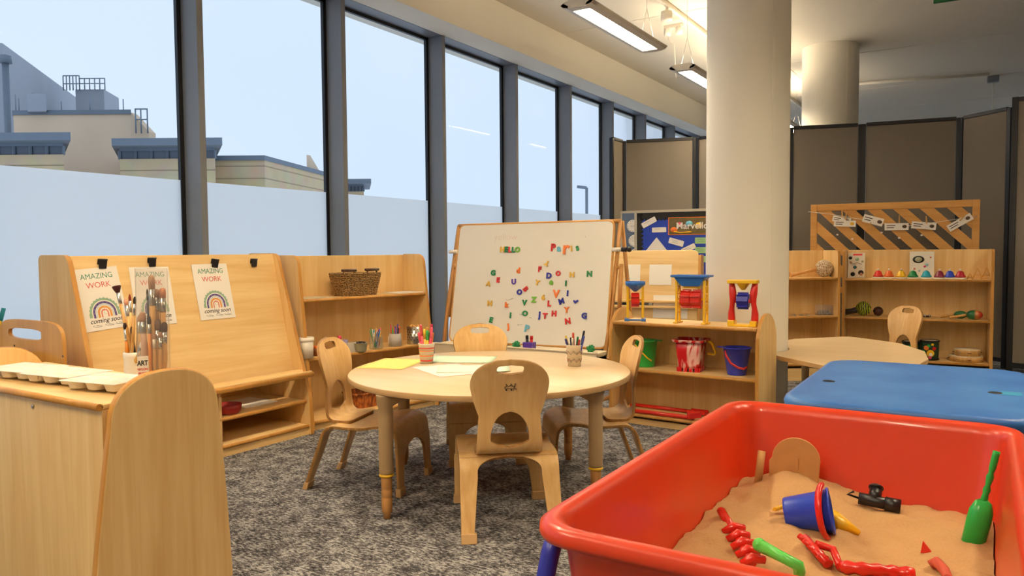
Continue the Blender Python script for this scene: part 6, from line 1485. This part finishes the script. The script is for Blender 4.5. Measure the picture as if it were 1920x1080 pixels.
for i in range(nx+1):
    g.append([])
    for j in range(ny+1):
        x = sx0+.004+(sx1-sx0-.008)*i/nx; y = sy0+.004+(sy1-sy0-.008)*j/ny; z = sandz(x, y); fw = (z-.28)/.24*.022
        # spread to meet the sloping walls
        x = x+(-1 if i < nx/2 else 1)*fw*abs(i/nx-.5)*2; y = y+(-1 if j < ny/2 else 1)*fw*abs(j/ny-.5)*2
        g[-1].append(mb.v((x, y, z)))
for i in range(nx):
    for j in range(ny): mb.f([g[i][j], g[i+1][j], g[i+1][j+1], g[i][j+1]], 0, True)
tag(mb.build('sand', SAND, recalc=False), 'damp golden play sand filling the red bin', 'sand', kind='stuff')
def sp(u, v, dz=0.):
    z = .36
    for _ in range(8): q = at(u, v, z); z = sandz(q.x, q.y)+dz
    return at(u, v, z)
# small blue bucket on its side with red handle
q = sp(1515, 985); q.z += .030; t = thing('bucket', 'small blue bucket lying on its side in the sand with red handle', 'bucket', q)
R = Rto(Vector((.62, .10, .12))); MBk = Matrix.Translation(q) @ R.to_4x4(); L_ = .098
MB(MBk).lathe([(0, -L_/2), (.033, -L_/2), (.035, -L_/2+.004), (.046, L_/2-.006), (.050, L_/2-.004), (.050, L_/2), (.044, L_/2), (.032, -L_/2+.006), (0, -L_/2+.006)], (0, 0, 0), 36).build('bucket_wall', BLUE, t)
up = R.inverted() @ Vector((0, 0, 1)); up.z = 0; up.normalize(); sd = up.cross(Vector((0, 0, 1)))
P = [sd*(.046*math.cos(a))+up*(.0)+Vector((0, 0, L_/2-.008-.050*math.sin(a)))+up*.0 for a in [PI*k/14 for k in range(15)]]
P = []
for k in range(17):
    a = PI*k/16; P.append(up*(.050*math.cos(a)*1.15)+Vector((0, 0, L_/2-.012)) + (sd*-.055*math.sin(a) if True else 0)+Vector((0, 0, -.012*math.sin(a))))
MB(MBk).tube(P, .0065, 10, flat=1.5).build('handle', RED, t)
# yellow pieces under the bucket
q = sp(1470, 945); t = thing('sand_mould', 'yellow plastic blade sticking out behind the blue bucket', 'sand toy', q)
A_, B_ = sp(1452, 955, .012), sp(1500, 940, .02); MB().tube([A_, B_], [.012, .011], 4, flat=.4).build('mould_wall', YEL, t); MB().tube([sp(1475, 938, .03), sp(1500, 942, .03)], .008, 8).build('mould_rib', YEL, t)
A_, B_ = sp(1565, 975, .012), sp(1612, 1000, .004)
tag(MB().tube([sp(1540, 955, .008), A_, B_], [.016, .020, .006], 4, flat=.5).build('toy_spade_tip', YEL), 'pointed yellow spade blade lying right of the blue bucket', 'spade')
# black pipe
c = sp(1640, 940, .020); dp = (sp(1672, 948, .018)-sp(1604, 934, .018)).normalized(); t = thing('pipe_joint', 'black plastic pipe joint lying near the back wall of the bin', 'pipe joint', c)
MB().tube([c-dp*.035, c+dp*.05], .014, 16).build('pipe', BLACK, t); MB().tube([c+dp*.022, c+dp*.055], .0165, 16).build('collar', BLACK, t); MB().tube([c, c+Vector((0, .022, .024))], .014, 14).build('pipe_branch', BLACK, t); MB().ring(c+Vector((0, .024, .026)), .013, .004, ax=(0, .8, .8)).build('collar', BLACK, t)
MB().tube([c-dp*.035, c-dp*.06+Vector((0, 0, .004)), c-dp*.045+Vector((0, 0, .014))], .003, 6).build('clip', BLACK, t)
# green scoop upright at right
b0 = aty(1826, 1015, 1.86); b0 = sp(1826, 1012, 0.); tp = aty(1869, 846, b0.y+.03); dg = (tp-b0); Lg = dg.length; dg.normalize(); R = Rto(dg); Ms = Matrix.Translation(b0) @ R.to_4x4() @ Matrix.Rotation(.4, 4, 'Z')
t = thing('sand_scoop', 'tall green plastic scoop standing upright at the right of the bin', 'scoop', b0)
MB(Ms).lathe([(.021, -.02), (.0225, Lg*.20), (.022, Lg*.32), (.015, Lg*.42), (.006, Lg*.45)], (0, 0, 0), 26, sy=.75).build('scoop_blade', DGRN if False else GRN, t, solid=.003)
P = [(0, 0, Lg*(.42+.58*k/12)) for k in range(13)]; MB(Ms).tube(P, [.0085+(.0022*math.cos(k*2.2) if 1 < k < 9 else .001) for k in range(13)], 10, flat=.7).build('scoop_handle', GRN, t)
# green handle front
A_ = sp(1424, 1022, .050); B_ = sp(1500, 1062, .045); C_ = sp(1497, 1085, .0); t = thing('trowel', 'light green trowel handle leaning up at the front of the sand', 'trowel', C_)
LG = plain('light_green', '#5fcf5a', .3); MB().tube([A_, A_.lerp(B_, .5), B_, B_.lerp(C_, .35), C_], [.013, .0105, .0105, .011, .010], 12).build('trowel_handle', LG, t); MB().ball(A_, .0135, 12).build('handle_end', LG, t)
# red toothed rakes
t = thing('sand_rake', 'red toothed rake lying left on the sand slope', 'rake', sp(1380, 1000), 0, 'red toothed rakes in the sand'); A_ = sp(1352, 958, .012); B_ = sp(1412, 1058, .020)
MB().tube([A_, A_.lerp(B_, .35)], .010, 8).build('rake_handle', RED, t); mb = MB(); dv = (B_-A_).normalized(); sdv = dv.cross(Vector((0, 0, 1))).normalized()
mb.tube([A_.lerp(B_, .30), B_], .007, 8)
for k in range(5):
    q = A_.lerp(B_, .42+.14*k); mb.tube([q-sdv*.024+Vector((0, 0, .006)), q+Vector((0, 0, .010)), q+sdv*.022+Vector((0, 0, -.002))], [.008, .0105, .007], 8)
mb.build('rake_teeth', RED, t)
t = thing('sand_rake', 'red rake with wavy handle pointing to the picture bottom', 'rake', sp(1600, 1050), 0, 'red toothed rakes in the sand'); P = [sp(1575+14*k, 1062+1.4*k, .010+.003*(k % 2)) for k in range(11)]
MB().tube(P, [.010+.003*(k % 2) for k in range(11)], 10).build('rake_handle', RED, t)
mb = MB(); q = sp(1540, 1040, .012)
for k in range(5): a_ = sp(1512+9*k, 1016+9*k, .010); mb.tube([a_+Vector((-.014, -.004, .012)), a_, a_+Vector((.012, .004, -.004))], .006, 8)
mb.tube([sp(1508, 1008, .014), sp(1552, 1058, .014)], .009, 8); mb.tube([sp(1530, 1020, .014), sp(1562, 1030, .016), sp(1575, 1062, .012)], .008, 8); mb.build('rake_teeth', RED, t)
TER = plain('terracotta', '#c8553c', .6)
tag(MB().prism([(0, 0), (.022, .004), (.004, .026)], 0, .006, lambda a, b, t_: tuple(sp(1730, 1034)+Vector((a-.004, t_, b-.004)))).build('toy_shard', RED), 'small red triangular toy corner poking out of the sand', 'sand toy')
tag(MB().tube([sp(1745, 1060, .006), sp(1756, 1054, .014), sp(1770, 1068, .008), sp(1778, 1085, .0)], [.010, .011, .010, .008], 10).build('toy_hook', TER), 'dusty terracotta coloured handle curl at the front of the sand', 'sand toy')
# shovel in corner and stick
SBR = plain('sandy_scoop', '#c08f55', .8, vary=.15, scale=30)
cS = aty(1492, 885, 2.02); t = thing('garden_scoop', 'sand coated round ended scoop standing in the back left corner', 'scoop', Vector((cS.x, 2.0, .37)))
wS_ = .058; Msc = frame(Vector((cS.x, 1.985, .35)), (1, .06, .0), (0, .10, 1)); pl = [(-wS_, 0), (-wS_*1.02, .075)] + [(-wS_*math.cos(PI*k/16)*1.0+.006, .085+.055*math.sin(PI*k/16)) for k in range(17)] + [(wS_, .0)]
MB(Msc).prism(pl, -.003, .003, FXY).build('scoop_blade', SBR, t, bevel=.002); MB(Msc).prism([(-.012, .06), (.012, .06), (.012, .09), (-.012, .09)], .003, .006, FXY).build('scoop_socket', SBR, t)
A_ = aty(1424, 930, 1.99); B_ = aty(1432, 846, 2.02); A_ = Vector((max(A_.x, sx0+.004), 1.97, .36)); B_ = Vector((max(B_.x, sx0-.012), 2.0, aty(1432, 846, 2.0).z))
tag(MB().tube([A_, B_], [.011, .012], 8, flat=.5).build('wooden_stick', SBR), 'flat sandy stick leaning in the back left corner of the bin', 'stick')
